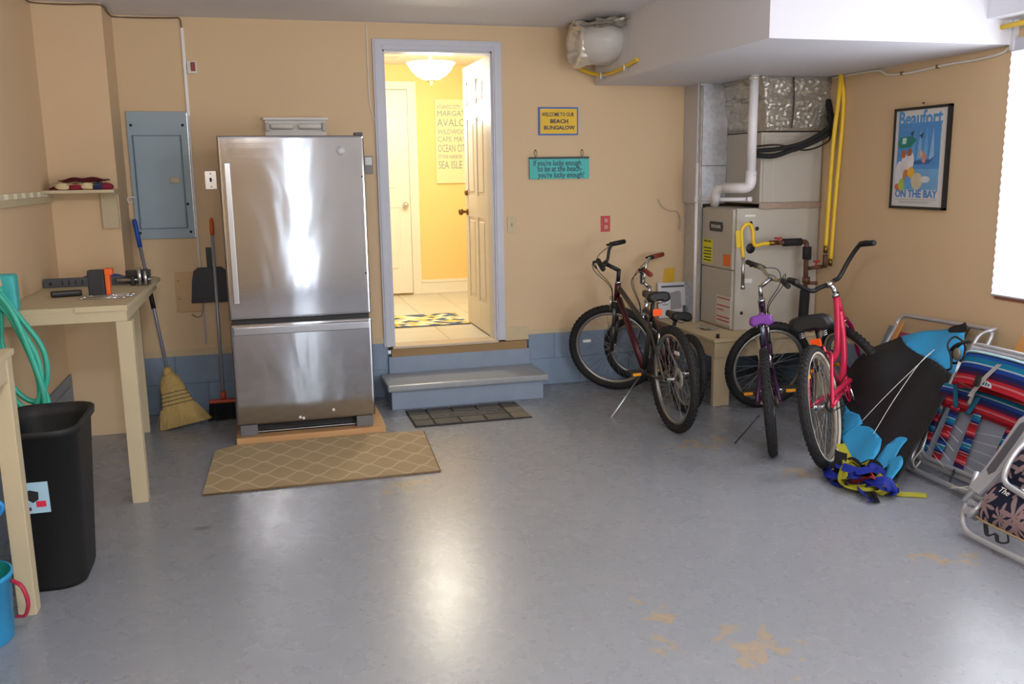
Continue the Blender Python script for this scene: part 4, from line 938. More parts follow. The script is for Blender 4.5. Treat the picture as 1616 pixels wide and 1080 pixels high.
obj('pane', MB().box((XR+.06, WY0, WZ0), (XR+.066, WY1, WZ1)), mat('#DDE8F0', .05, **{'Transmission Weight': 1.}), t)
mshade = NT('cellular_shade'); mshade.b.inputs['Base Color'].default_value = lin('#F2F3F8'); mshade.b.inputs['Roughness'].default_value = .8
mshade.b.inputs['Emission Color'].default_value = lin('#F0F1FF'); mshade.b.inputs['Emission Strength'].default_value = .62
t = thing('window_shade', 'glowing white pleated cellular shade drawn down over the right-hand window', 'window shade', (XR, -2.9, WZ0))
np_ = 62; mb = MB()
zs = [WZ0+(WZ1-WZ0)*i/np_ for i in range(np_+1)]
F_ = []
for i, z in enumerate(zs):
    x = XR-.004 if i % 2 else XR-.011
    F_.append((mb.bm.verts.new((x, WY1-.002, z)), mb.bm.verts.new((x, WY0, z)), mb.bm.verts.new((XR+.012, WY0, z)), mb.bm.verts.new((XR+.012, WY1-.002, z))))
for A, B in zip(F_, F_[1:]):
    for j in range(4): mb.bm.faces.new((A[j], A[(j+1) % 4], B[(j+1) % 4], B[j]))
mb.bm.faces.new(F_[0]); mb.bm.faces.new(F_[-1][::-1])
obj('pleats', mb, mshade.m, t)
obj('bottom_rail', MB().box((XR-.014, WY0, WZ0-.004), (XR+.0, WY1-.001, WZ0+.004), .002), M_TRIM, t)
obj('head_rail', MB().box((XR-.022, WY0, WZ1-.004), (XR+.0, WY1-.001, WZ1+.02), .003), M_TRIM, t)
single('yellow_pipe', MB().tube([(2.846, -2.345, 2.262), (2.846, -2.50, 2.265), (2.85, -3.4, 2.268)], .013, 10), M_YEL, 'yellow gas pipe leaving the soffit above the window', 'gas pipe')
t = thing('soffit_cable', 'white cable clipped along the right wall under the soffit', 'cable', (XR, -1.8, 2.12))
obj('cable', MB().tube(spline([(2.929, -.80, 2.168), (2.929, -1.10, 2.170), (2.929, -1.28, 2.163), (2.929, -1.38, 2.128), (2.929, -1.6, 2.122), (2.929, -1.85, 2.133), (2.929, -2.1, 2.134), (2.929, -2.28, 2.15), (2.925, -2.335, 2.20)]), .0065, 8), M_WHITE, t)
for y, z in ((-1.50, 2.124), (-1.80, 2.130)): obj('clip', MB().box((2.918, y-.005, z-.010), (2.937, y+.005, z+.010), .002), M_BRASS, t)
single('wall_crack', MB().tube(spline([(XR, -1.06, 2.17), (XR-.001, -1.2, 2.166), (XR-.001, -1.4, 2.172)]), .002, 4), M_WHITE, 'thin white caulk line along the soffit edge on the right wall', 'caulk')

# ------------------------------------------------------------------ bicycles
def bike(label, x, y, psi, phi, Lw, r, dl, spec, name='bicycle'):
    """local frame: x forwards, y left, z up, rear wheel touching the origin"""
    up = Vector((0, 0, 1))*math.cos(phi)+Vector((-math.sin(psi), math.cos(psi), 0))*math.sin(phi)
    h = Vector((math.cos(psi), math.sin(psi), 0)); lf = up.cross(h)
    Mw = Matrix.Identity(4)
    for i in range(3): Mw[i][0] = h[i]; Mw[i][1] = lf[i]; Mw[i][2] = up[i]
    Mw.translation = Vector((x, y, 0))
    t = thing(name, label, 'bicycle', M=Mw, group=None)
    th = spec['tilt']; ax = Vector((-math.sin(th), 0, math.cos(th)))
    hub = Vector((Lw, 0, r))
    S = Matrix.Translation(hub) @ Matrix.Rotation(dl, 4, ax) @ Matrix.Translation(-hub)
    def put(nm, mb, m, parent=t, steer=False, label=None, kind=None):
        if steer:
            bmesh.ops.transform(mb.bm, matrix=S, verts=mb.bm.verts)
        return obj(nm, mb, m, parent, local=True, label=label, kind=kind)
    tw = spec.get('tw', .022)
    def wheel(nm, c, steer):
        R = r-tw*.9; n = 56
        mb = MB(); mb.tube([c+Vector((math.cos(2*PI*k/n)*R, 0, math.sin(2*PI*k/n)*R)) for k in range(n)], tw, 12, closed=True)
        if spec.get('knobs', True):
            for k in range(60):
                for j, yo in enumerate((-.78, -.28, .28, .78)):
                    a = 2*PI*(k+(.5 if j in (1, 2) else 0))/60
                    rad = Vector((math.cos(a), 0, math.sin(a))); tan = Vector((-math.sin(a), 0, math.cos(a)))
                    q = yo*.95; dirv = rad*math.cos(q)+Vector((0, 1, 0))*math.sin(q); sd = tan.cross(dirv)
                    Mk = Matrix.Identity(4); o = c+rad*R+dirv*(tw-.001)
                    for i in range(3): Mk[i][0] = tan[i]; Mk[i][1] = sd[i]; Mk[i][2] = dirv[i]; Mk[i][3] = o[i]
                    s = .0062 if r > .28 else .0055
                    mb.box((-s, -s*.85, 0), (s, s*.85, .0042), M=Mk)
        w = put(nm, mb, M_TIRE, steer=steer)
        if spec.get('whitewall'):
            for sgn in (-1, 1): put('white_sidewall', MB().tube([c+Vector((math.cos(2*PI*k/n)*(R-tw*.55), sgn*tw*.62, math.sin(2*PI*k/n)*(R-tw*.55))) for k in range(n)], .0085, 8, closed=True), spec['whitewall'], w, steer)
        Rr = R-tw-.004
        mb = MB()
        prof = [(Rr-.012, -.010), (Rr+.008, -.013), (Rr+.008, .013), (Rr-.012, .010), (Rr-.016, 0), (Rr-.012, -.010)]
        mb.lathe(c, prof, (0, 1, 0), 56); put('rim', mb, spec.get('rim', M_RIM), w, steer)
        mb = MB(); mb.cyl(c-Vector((0, .045, 0)), c+Vector((0, .045, 0)), .011, n=12)
        for s_ in (-1, 1): mb.cyl(c+Vector((0, s_*.028, 0)), c+Vector((0, s_*.033, 0)), .020, n=16)
        put('hub', mb, M_CHROME, w, steer)
        mb = MB(); ns = 32
        for k in range(ns):
            s_ = 1 if k % 2 else -1; a = 2*PI*k/ns; b_ = a+(.55 if (k//2) % 2 else -.55)
            mb.tube([c+Vector((math.cos(b_)*.019, s_*.030, math.sin(b_)*.019)), c+Vector((math.cos(a)*(Rr-.010), s_*.004, math.sin(a)*(Rr-.010)))], .0011, 4, caps=False)
        put('spokes', mb, spec.get('spoke', M_SPOKE), w, steer, kind='stuff')
        if spec.get('wheel_reflector'):
            a = 2.0 if not steer else .4; e = c+Vector((math.cos(a)*Rr*.72, .012, math.sin(a)*Rr*.72))
            put('wheel_reflector', MB().box(e-Vector((.03, .004, .010)), e+Vector((.03, .004, .010)), .003), spec['wheel_reflector'], w, steer)
        return w
    wheel('rear_wheel', Vector((0, 0, r)), False); wheel('front_wheel', hub, True)
    # frame
    f = spec['frame']; first = None
    for nm, pts, rad, m, off in f:
        mb = MB()
        P0 = [Vector(p) for p in pts]
        sm = spline(P0, 8) if len(P0) > 2 else P0
        if off:   # pair of stays, one each side
            for s_ in (-1, 1):
                a, b_ = sm[0], sm[-1]; k = len(sm)-1
                mb.tube([p+Vector((0, s_*(off[0]+(off[1]-off[0])*min(1, i/max(1, k)*2.2 if k > 1 else i)), 0)) for i, p in enumerate(sm)], rad, 10)
        else: mb.tube(sm, rad, 14)
        put(nm, mb, m)
    bb = Vector(spec['bb']); seatc = Vector(spec['seatc']); sad = Vector(spec['saddle'])
    put('seat_post', MB().cyl(seatc, sad-Vector((0, 0, .035)), .013, n=12), spec.get('post', M_CHROME))
    sl, sw = spec.get('sl', .26), spec.get('sw', .15)
    hh = spec.get('sh', .026)
    mb = MB(); R_ = []
    for i in range(19):
        u = i/18; wu = sw*.5*(max(.27, (1-max(0, u-.12)*1.05)**1.25 if u < .95 else .27)) * (1 if .03 < u < .97 else .72)
        hu = hh*(1.15-.55*u)*(1 if .03 < u < .97 else .6); zc = .012*(1-u)**2+.006*u*u-.004
        ring = []
        for j in range(24):
            q = 2*PI*j/24; cy_, cz_ = math.cos(q), math.sin(q)
            ring.append(mb.bm.verts.new(sad+Vector((-sl*.45+sl*u, wu*math.copysign(abs(cy_)**.8, cy_), zc+hu*math.copysign(abs(cz_)**.8, cz_)-(.012 if cz_ < .3 and abs(cy_) > .5 else 0)))))
        R_.append(ring)
    for A_, B_ in zip(R_, R_[1:]):
        for j in range(24): f_ = mb.bm.faces.new((A_[j], A_[(j+1) % 24], B_[(j+1) % 24], B_[j])); f_.smooth = True
    mb.bm.faces.new(R_[0][::-1]); mb.bm.faces.new(R_[-1])
    sd = put('saddle', mb, spec.get('sadm', M_SADDLE))
    mb = MB()
    for s_ in (-1, 1): mb.tube(spline([sad+Vector((-.09, s_*.045, -.015)), sad+Vector((-.05, s_*.03, -.045)), sad+Vector((.04, s_*.025, -.045)), sad+Vector((.11, 0, -.012))], 5), .0035, 6)
    put('saddle_rails', mb, M_CHROME, sd)
    if spec.get('springs'):
        for s_ in (-1, 1):
            c0 = sad+Vector((-.085, s_*.06, -.075)); mb = MB().tube([c0+Vector((math.cos(k*.8)*.013, math.sin(k*.8)*.013, k*.0014)) for k in range(48)], .003, 6)
            put('saddle_spring', mb, M_CHROME, sd)
    # reflector
    if spec.get('refl'):
        c0 = Vector(spec['refl']); put('rear_reflector', MB().box(c0-Vector((.008, .028, .022)), c0+Vector((.008, .028, .022)), .004), M_REFL, label='bright orange-red rear reflector')
        put('reflector_bracket', MB().cyl(c0+Vector((.008, 0, 0)), c0+Vector((.05, 0, 0)), .006, n=8), M_BLACK)
    # crank set and chain
    cr = spec.get('cr', .15); ca = spec.get('ca', .3)
    put('chainring', MB().lathe(bb+Vector((0, -.045, 0)), [(.062, -.001), (.075, -.0015), (.078, 0), (.075, .0015), (.062, .001), (.062, -.001)], (0, 1, 0), 36).lathe(bb+Vector((0, -.045, 0)), [(.0, -.002), (.028, -.002), (.028, .002), (0, .002)], (0, 1, 0), 16).tube([bb+Vector((-.07, -.045, 0)), bb+Vector((.07, -.045, 0))], .005, 6).tube([bb+Vector((0, -.045, -.07)), bb+Vector((0, -.045, .07))], .005, 6), spec.get('chm', M_BLACK))
    put('chain', MB().tube([bb+Vector((0, -.045, .078)), Vector((0, -.045, r+.035))], .0035, 5).tube([bb+Vector((0, -.045, -.078)), Vector((0, -.045, r-.035))], .0035, 5), mat('#3A3632', .4, .7))
    put('cassette', MB().lathe(Vector((0, -.040, r)), [(.0, -.012), (.038, -.012), (.030, .0), (.022, .012), (0, .012)], (0, 1, 0), 24), mat('#5A5652', .4, .8))
    put('bottom_bracket', MB().cyl(bb-Vector((0, .04, 0)), bb+Vector((0, .04, 0)), .022, n=16), spec['frame'][0][3])
    for s_ in (-1, 1):
        dv = Vector((math.cos(ca), 0, math.sin(ca)))*cr*s_; c0 = bb+Vector((0, -s_*.055, 0))
        e = c0+dv+Vector((0, -s_*.015, 0))
        put('crank_arm', MB().tube([c0, e], [.012, .009], 8, flat=.6), spec.get('crm', M_BLACK))
        mb = MB().box(e+Vector((-.045, -s_*.012, -.014)), e+Vector((.045, -s_*.095, .014)), .006)
        pd = put('pedal', mb, M_BLACK)
        for q in (-1, 1): put('pedal_reflector', MB().box(e+Vector((q*.045-.003, -s_*.028, -.009)), e+Vector((q*.045+.003, -s_*.082, .009)), .001), M_AMB, pd, label='amber pedal reflector')
    # fork and steering, built straight ahead then turned about the steering axis
    s0 = spec['crown']; s1 = spec['top']
    P_ = lambda s, fwd=0., y=0.: hub+ax*s+Vector((math.cos(th), 0, math.sin(th)))*fwd+Vector((0, y, 0))
    mb = MB()
    for s_ in (-1, 1):
        if spec.get('shock'):
            mb.tube([P_(0, 0, s_*.052), P_(s0*.55, 0, s_*.052)], [.013, .017], 12)
        else: mb.tube(spline([P_(0, 0, s_*.048), P_(s0*.35, .012, s_*.050), P_(s0*.8, .004, s_*.048), P_(s0, 0, s_*.025)], 6), [.009]*6+[.0115]*6+[.013]*7, 12)
    fk = put('fork', mb, spec['forkm'], steer=True)
    if spec.get('shock'):
        mb = MB()
        for s_ in (-1, 1): mb.tube([P_(s0*.52, 0, s_*.052), P_(s0*.92, 0, s_*.052)], .012, 12)
        put('fork_stanchions', mb, spec['shock'], fk, True)
        put('fork_crown', MB().tube([P_(s0*.93, 0, -.058), P_(s0*.97, 0, 0), P_(s0*.93, 0, .058)], .019, 10), spec['forkm'], fk, True)
    else: put('fork_crown', MB().tube([P_(s0, 0, -.03), P_(s0+.008, 0, 0), P_(s0, 0, .03)], .017, 10), spec['forkm'], fk, True)
    put('head_tube', MB().cyl(P_(s0+.01), P_(spec['head']), .021, n=16), spec['headm'])
    put('headset', MB().cyl(P_(spec['head']), P_(spec['head']+.018), .023).cyl(P_(s0+.002), P_(s0+.014), .024), M_CHROME)
    sf, su = spec['stem']
    clamp = P_(s1+su, sf)
    put('stem', MB().tube([P_(spec['head']+.01), P_(s1)], .014, 12).tube([P_(s1-.006), clamp], .014, 12).cyl(clamp-Vector((0, .022, 0)), clamp+Vector((0, .022, 0)), .018), spec['stemm'], steer=True)
    hb = None
    pl_ = spec['bar']       # list of (fwd, lateral, up) for one side
    mb = MB()
    pts = [P_(s1+su+u_, sf+fw, lt) for fw, lt, u_ in pl_]; ptr = [P_(s1+su+u_, sf+fw, -lt) for fw, lt, u_ in pl_]
    line = spline([*ptr[::-1], *pts], 6) if spec.get('smooth') else rounded([*ptr[::-1], *pts], .04)
    hb = put('handlebar', MB().tube(line, spec.get('barr', .0115), 12), spec['barm'], steer=True)
    for q, side in ((pts, 1), (ptr, -1)):
        e = q[-1]; d_ = (q[-2]-e).normalized(); gl = spec.get('grip', .115)
        mb = MB().tube([e-d_*.003, e, e+d_*gl*.5, e+d_*gl], [.012, .0165, .0155, .0165], 12)
        for k in range(6): mb.tube([e+d_*(gl*(.1+.15*k)), e+d_*(gl*(.1+.15*k)+.004)], .0178, 10)
        put('grip', mb, spec['gripm'], hb, True)
        if spec.get('lever', True):
            c0 = e+d_*(gl+.015); fwv = Vector((math.cos(th), 0, math.sin(th)))
            put('brake_lever', MB().cyl(c0-d_*.012, c0+d_*.012, .017, n=12).tube([c0, c0+fwv*.035-ax*.01, c0+fwv*.045-ax*.012-d_*.05, c0+fwv*.04-ax*.012-d_*.10], [.009, .008, .006, .005], 8), spec.get('levm', M_BLACK), hb, True)
    if spec.get('cables', True):
        mb = MB()
        for k, q in enumerate((pts, ptr)):
            e = q[-2]; mb.tube(spline([e, P_(s1+su+.02, sf+.07, e.y*.4), P_(s1-.03, sf+.06, e.y*.15), P_(spec['head']-.03, .05, .01*(1-2*k)), P_(s0, .03, 0)], 7), .0026, 6)
        put('brake_cables', mb, M_BLACK, hb, True)
    if spec.get('vbrake', True):
        mb = MB()
        for s_ in (-1, 1): mb.tube([P_(s0-.06, .03, s_*.03), P_(s0+.03, .04, s_*.028)], .008, 8)
        mb.tube([P_(s0+.03, .04, -.028), P_(s0+.035, .045, .028)], .003, 6); put('front_brake', mb, M_CHROME, fk, True)
        mb = MB(); k0 = Vector(spec.get('rb', (r*.78*.5+.03, 0, r*1.75)))
        for s_ in (-1, 1): mb.tube([k0+Vector((0, s_*.03, -.06)), k0+Vector((-.02, s_*.028, .02))], .008, 8)
        put('rear_brake', mb, M_CHROME)
    if spec.get('kick'):
        a, b_ = spec['kick']; put('kickstand', MB().tube([a, b_, Vector(b_)+(Vector(b_)-Vector(a)).normalized()*.0+Vector((.02, .02, 0))], spec.get('kickr', .006), 8), spec.get('kickm', M_ALU))
    if spec.get('pie'):
        put('spoke_guard', MB().lathe(Vector((0, -.030, r)), [(.025, 0), (.066, -.004), (.068, 0), (.025, .003), (.025, 0)], (0, 1, 0), 32), mat('#B9B9B2', .25, .3))
    return t
GM = mat('#4A4845', .35, .5); MAR = mat('#4A1422', .3, .3); PUR = mat('#3C1540', .3, .4); PNK = mat('#C8244C', .28, .2); DPNK = mat('#8A1248', .3, .3)
LW = 1.047; r = .324
A = dict(tilt=.26, bb=(.47, 0, .275), seatc=(.335, 0, .63), saddle=(.30, 0, .80), crown=.36, head=.50, top=.60, stem=(.10, .03), tw=.026,
    bar=[(0, .0, 0), (.0, .07, .0), (.01, .14, .06), (.0, .19, .08), (-.06, .30, .072)], barm=GM, gripm=M_BLACK, stemm=M_BLACK, forkm=mat('#3F3D3B', .35, .5), headm=MAR, post=M_BLACK,
    shock=mat('#6A6866', .3, .7), refl=(.235, 0, .70), pie=True, kick=((.40, .05, .27), (.40, .27, -.005)), ca=-.2, wheel_reflector=M_WHITE,
    frame=[('seat_tube', [(.47, 0, .275), (.33, 0, .67)], .017, GM, None), ('top_tube', [(.88, 0, .77), (.36, 0, .56)], .017, GM, None), ('down_tube', [(.905, 0, .70), (.47, 0, .29)], .021, MAR, None),
           ('chain_stays', [(.45, 0, .275), (.0, 0, r)], .010, GM, (.02, .062)), ('seat_stays', [(.335, 0, .63), (.0, 0, r)], .009, GM, (.018, .062))])
bike('dark grey and maroon bicycle standing nearest the steps, front wheel turned left', 1.507, -1.423, 1.545, .033, LW, r, .98, A)
B = dict(A); rb_ = .255
B.update(bb=(.40, 0, .23), seatc=(.31, 0, .45), saddle=(.27, 0, .605), crown=.28, head=.385, top=.50, stem=(.06, .03), tw=.024, refl=None, pie=False, kick=None, wheel_reflector=None, rim=M_RIM, shock=None, forkm=M_CHROME, headm=M_CHROME, barm=M_CHROME, gripm=mat('#8C3A2C', .6), stemm=M_CHROME,
    bar=[(0, 0, 0), (0, .05, .0), (.01, .10, .10), (-.0, .14, .14), (-.08, .27, .15)],
    frame=[('seat_tube', [(.40, 0, .23), (.31, 0, .47)], .015, MAR, None), ('top_tube', [(.80, 0, .57), (.33, 0, .42)], .015, mat('#6A2A22', .4), None), ('down_tube', [(.82, 0, .52), (.40, 0, .24)], .017, MAR, None),
           ('chain_stays', [(.39, 0, .23), (.0, 0, rb_)], .009, MAR, (.02, .055)), ('seat_stays', [(.31, 0, .45), (.0, 0, rb_)], .008, MAR, (.018, .055))])
bike('small silver and maroon bicycle with reddish grips, hidden behind the dark grey one', 1.765, -1.03, 1.535, -.08, .90, rb_, 1.05, B)
Cc = dict(A); rc = .298
Cc.update(bb=(.44, 0, .26), seatc=(.34, 0, .53), saddle=(.27, 0, .728), crown=.34, head=.46, top=.565, stem=(.085, .035), tw=.026, refl=None, pie=False, shock=mat('#9A9A9C', .25, .9), forkm=PUR, headm=PUR, barm=mat('#B7B2A0', .35, .8), gripm=mat('#2A2A2C', .6), stemm=M_ALU, levm=mat('#7E7E70', .4, .6), wheel_reflector=None,
    sadm=mat('#7E3FA0', .4), post=mat('#8E9AB0', .25, .9), sl=.24, sw=.135, kick=((.10, .06, .20), (.16, .24, .0)), kickm=M_BLACK, kickr=.0035, ca=2.9, crm=M_ALU,
    bar=[(0, 0, 0), (.0, .07, .0), (.0, .13, .03), (-.03, .28, .035)], barr=.0115,
    frame=[('seat_tube', [(.44, 0, .26), (.33, 0, .56)], .017, PUR, None), ('top_tube', [(.87, 0, .70), (.36, 0, .50)], .017, PUR, None), ('down_tube', [(.89, 0, .64), (.44, 0, .27)], .021, PUR, None),
           ('chain_stays', [(.43, 0, .26), (.0, 0, rc)], .013, PUR, (.02, .062)), ('seat_stays', [(.34, 0, .53), (.0, 0, rc)], .012, PUR, (.018, .062))])
bike('purple bicycle with lilac saddle seen from behind, left of the pink one', 1.831, -2.021, 1.033, .128, 1.001, rc, -1.13, Cc)
rd = .328; LD = .91
WT = mat('#CFC6B2', .6)
Dd = dict(A); Dd.update(bb=(.44, 0, .33), seatc=(.215, 0, .60), saddle=(.19, 0, .765), crown=.37, head=.545, top=.60, stem=(.03, .02), tw=.027, knobs=True, whitewall=WT, rim=mat('#C9C5BC', .3, .8), pie=False, shock=None, vbrake=False, cables=False, lever=False,
    forkm=DPNK, headm=PNK, barm=M_BLACK, gripm=M_BLACK, stemm=M_CHROME, sadm=M_SADDLE, springs=True, sl=.27, sw=.24, refl=(.125, 0, .655), barr=.0135, grip=.12, smooth=True, kick=None, ca=-1.2, cr=.15, crm=M_CHROME, tilt=.35, sh=.040, chm=PNK, wheel_reflector=M_AMB,
    bar=[(0, 0, 0), (.03, .05, -.008), (.045, .10, -.010), (.03, .18, .07), (-.02, .25, .15), (-.13, .265, .17)],
    frame=[('seat_tube', [(.44, 0, .33), (.215, 0, .62)], .017, PNK, None),
           ('top_tube', [(.728, 0, .835), (.64, 0, .68), (.50, 0, .53), (.27, 0, .51)], .018, PNK, None),
           ('down_tube', [(.760, 0, .755), (.72, 0, .60), (.62, 0, .44), (.44, 0, .335)], .020, PNK, None),
           ('chain_stays', [(.44, 0, .33), (.0, 0, rd)], .012, PNK, (.022, .062)), ('seat_stays', [(.24, 0, .58), (.15, 0, .56), (.0, 0, rd)], .009, PNK, (.02, .062)), ('chain_guard', [(.48, -.055, .37), (.22, -.055, .375), (.04, -.055, .37)], .014, PNK, None)])
bike('bright pink cruiser bicycle with whitewall tyres and wide black handlebar', 2.0, -2.314, .74, .218, LD, rd, .78, Dd)
# ------------------------------------------------------------------ kite
KO = Vector((1.959, -2.817, .012)); KX = Vector((-.2821, .8852, -.3698)); KY = Vector((.7085, .4522, .5418))
KM = frame_M(KO, KX, KY)      # z points away from the room
def cloth(pts, th=.003, z=0., amp=.006, seed=0, M=KM, step=.03):
    from mathutils import noise
    mb = MB(); bm = mb.bm
    f = bm.faces.new([bm.verts.new((x, y, 0)) for x, y in pts])
    bmesh.ops.triangulate(bm, faces=[f])
    xs = [p[0] for p in pts]; ys = [p[1] for p in pts]
    for ax_, lo, hi in ((0, min(xs), max(xs)), (1, min(ys), max(ys))):
        q = lo+step
        while q < hi:
            co = [0, 0, 0]; co[ax_] = q; no = [0, 0, 0]; no[ax_] = 1
            bmesh.ops.bisect_plane(bm, geom=bm.verts[:]+bm.edges[:]+bm.faces[:], plane_co=co, plane_no=no); q += step
    for v in bm.verts:
        v.co.z = z-amp*(math.sin(v.co.x*26+v.co.y*5+1.3)+.8*noise.noise(Vector((v.co.x*7, v.co.y*4, 2.2))))-.105*math.exp(-((v.co.x-.42)/.15)**2-((v.co.y-.98)/.20)**2)   # the cloth drapes over the wheel behind it
    for f in bm.faces: f.smooth = True
    bmesh.ops.solidify(bm, geom=bm.faces[:], thickness=th)
    for v in bm.verts: v.co = M @ Vector((1.169*v.co.x, .187*v.co.x+1.007*v.co.y-.004, v.co.z))
    return mb
K_BLK = mat('#0C0C10', .7, bump=.3, bscale=25); K_BLU = mat('#2F9AD0', .5, spread=.06, bump=.2, bscale=20); K_YEL = mat('#C9C43A', .5); K_RIB = mat('#2A3FB8', .5)
t = thing('kite', 'large black and light blue fabric kite draped against the folded chairs', 'kite', (2.1, -2.6, 0))
def curve2(pts, n=6): return [(p.x, p.y) for p in spline([(x, y, 0) for x, y in pts], n)]
top_arc = curve2([(.368, 1.251), (.28, 1.13), (.19, 1.06), (.10, 1.0), (0., .91), (-.079, .831)])
low1 = curve2([(.427, .425), (.36, .49), (.28, .49), (.20, .42), (.165, .385)], 5)
body = top_arc+[(-.045, .36), (-.032, .188), (0, 0), (.124, .105), (.286, .241), (.427, .425), (.52, .694), (.589, .954)]
obj('black_sail', cloth(body, z=.0), K_BLK, t, label='black body of the kite')
obj('blue_sail', cloth([(.368, 1.251), (.2, 1.268), (.0, 1.272), (-.05, 1.05), (-.079, .831)]+top_arc[::-1][1:-1], z=.0), K_BLU, t, label='light blue upper panel')
obj('tip_patch', cloth(curve2([(0, 1.285), (.09, 1.275), (.075, 1.225), (.0, 1.20), (-.03, 1.21)], 4), z=-.004, step=.02), K_BLK, t)
obj('blue_lobe', cloth(low1+curve2([(.165, .385), (.15, .30), (.17, .20), (.2, .15)], 4)[1:]+[(.286, .235)], z=-.006), K_BLU, t, label='light blue scalloped lower lobe')
obj('blue_lobe', cloth(curve2([(.13, .34), (.085, .405), (.03, .39), (.045, .33), (.055, .24), (.10, .18), (.145, .22), (.13, .34)], 4)[:-1], z=-.006), K_BLU, t, label='light blue scalloped lower lobe')
obj('blue_lobe', cloth(curve2([(.07, .235), (.015, .262), (-.022, .20), (-.005, .12), (.01, .06), (.045, .12), (.07, .235)], 4)[:-1], z=-.012), K_BLU, t, label='light blue scalloped lower lobe')
obj('blue_lobe', cloth([(.515, .69), (.45, .62), (.37, .58), (.33, .52), (.36, .47), (.427, .425), (.49, .60)], z=-.006), K_BLU, t, label='light blue scalloped lower lobe')
KP = lambda x, y, z=-.012: KM @ Vector((1.169*x, .187*x+1.007*y-.004, z))
for e in ((.33, .52), (.22, .42)): obj('bridle_line', MB().tube(spline([KP(.10, 1.07, -.02), KP(.14, .95, -.03), KP((.12+e[0])/2, (.93+e[1])/2-.02, -.045), KP(*e, -.02)]), .0018, 5), M_WHITE, t)
obj('spar', MB().tube([KP(-.02, 1.25, .008), KP(0., .03, .008)], .004, 8).tube([KP(.56, .93, .008), KP(-.07, .82, .008)], .004, 8), M_BLACK, t)
def ribbon(pts, w, th=.0015, tw=0., seed=0):
    rnd = random.Random(seed); pts = spline(pts, 8); n = len(pts)-1; ph = rnd.random()*6
    def fn(u, v):
        k = min(n, int(round(u*n))); p = pts[k]; a = pts[min(n, k+1)]-pts[max(0, k-1)]
        s_ = a.cross(Vector((math.sin(ph+u*tw), math.cos(ph+u*tw), 1.2))).normalized()
        q = p+s_*(v-.5)*w; q.z = max(q.z, .003); return q
    return MB().grid(fn, n, 2, th)
rnd = random.Random(11)
cols = [('blue', K_RIB), ('yellow', K_YEL), ('black', K_BLK), ('blue', K_RIB), ('yellow', K_YEL), ('yellow', K_YEL), ('blue', K_RIB), ('black', K_BLK), ('yellow', K_YEL), ('blue', K_RIB), ('blue', K_RIB), ('black', K_BLK), ('blue', K_RIB)]
for k, (cn, cm) in enumerate(cols+[('red', mat('#B8402A', .5)), ('yellow', K_YEL)]):
    c0 = Vector((1.935+rnd.uniform(-.05, .06), -2.64+rnd.uniform(-.12, .10), 0)); pts = []
    a = rnd.random()*6.28
    for j in range(6):
        a += rnd.uniform(.7, 1.7)
        pts.append(c0+Vector((math.cos(a)*rnd.uniform(.03, .10), math.sin(a)*rnd.uniform(.04, .14), rnd.uniform(.012, .11)*(1 if j not in (0, 5) else .4))))
    obj('tail_ribbon', ribbon(pts, .046, tw=2.5, seed=k), cm, t, label=cn+' fabric tail ribbon')
obj('tail_ribbon', ribbon([(1.93, -2.70, .05), (1.905, -2.76, .03), (1.885, -2.82, .012), (1.865, -2.86, .01)], .04, tw=.5, seed=31), K_BLK, t, label='black fabric tail ribbon')
obj('tail_ribbon', ribbon([(1.91, -2.68, .05), (1.87, -2.74, .03), (1.85, -2.80, .02), (1.86, -2.85, .015), (1.83, -2.84, .012)], .035, tw=1., seed=32), K_RIB, t, label='blue fabric tail ribbon')
obj('tail_ribbon', ribbon([(1.97, -2.42, .16), (1.955, -2.52, .10), (1.95, -2.60, .06)], .05, tw=.3, seed=33), K_YEL, t, label='yellow fabric tail ribbon')
obj('tail_ribbon', ribbon([(1.99, -2.72, .02), (2.04, -2.80, .012), (2.10, -2.83, .01), (2.15, -2.86, .01)], .03, tw=.5, seed=34), K_YEL, t, label='yellow fabric tail ribbon')
obj('tail_ribbon', ribbon([(1.945, -2.46, .12), (1.92, -2.50, .14), (1.89, -2.54, .07), (1.88, -2.60, .02)], .06, tw=.8, seed=35), K_BLK, t, label='black fabric tail ribbon')

# ------------------------------------------------------------------ folded beach chairs leaning on the right wall
def lean(bx, tx, tz):
    e = Vector((tx-bx, 0, tz)).normalized(); nrm = Vector((-e.z, 0, e.x))
    return lambda s, q, d=0.: Vector((bx, s, 0))+e*q+nrm*d
M_TUBE = mat('#C0C1C6', .32, .55); M_GRYP = mat('#8C8B90', .5); M_WOODO = wood_mat('#B0783A', '#C98F4E', 2, 8)
def mesh_fabric(h, a):
    t_ = NT('sheer_mesh'); t_.b.inputs['Base Color'].default_value = lin(h); t_.b.inputs['Roughness'].default_value = .7; t_.b.inputs['Alpha'].default_value = a
    return t_.m
# back chair 1, behind the kite
P1 = lean(2.52, 2.885, .74)
t = thing('beach_chair', 'folded aluminium beach chair behind the black and blue kite', 'chair', (2.6, -2.05, 0), 'folded beach chairs along the right wall')
obj('back_frame', MB().tube(rounded([P1(-1.66, .02), P1(-1.72, .765), P1(-2.44, .79), P1(-2.43, .02)], .05, closed=True), .0125, 12, closed=True), M_TUBE, t)
obj('seat_frame', MB().tube(rounded([P1(-1.68, .05, .03), P1(-1.76, .70, .03)], .05), .011, 10), M_TUBE, t)
obj('seat_frame', MB().tube(rounded([P1(-2.42, .05, .03), P1(-2.39, .74, .04), P1(-2.45, .80, .0)], .05), .011, 10), M_TUBE, t)
obj('back_fabric', MB().grid(lambda u, v: P1(-1.73-.68*u, .10+.56*v, .012+.01*math.sin(u*PI)), 12, 12, .004), mat('#B0526A', .8), t, label='pink fabric back')
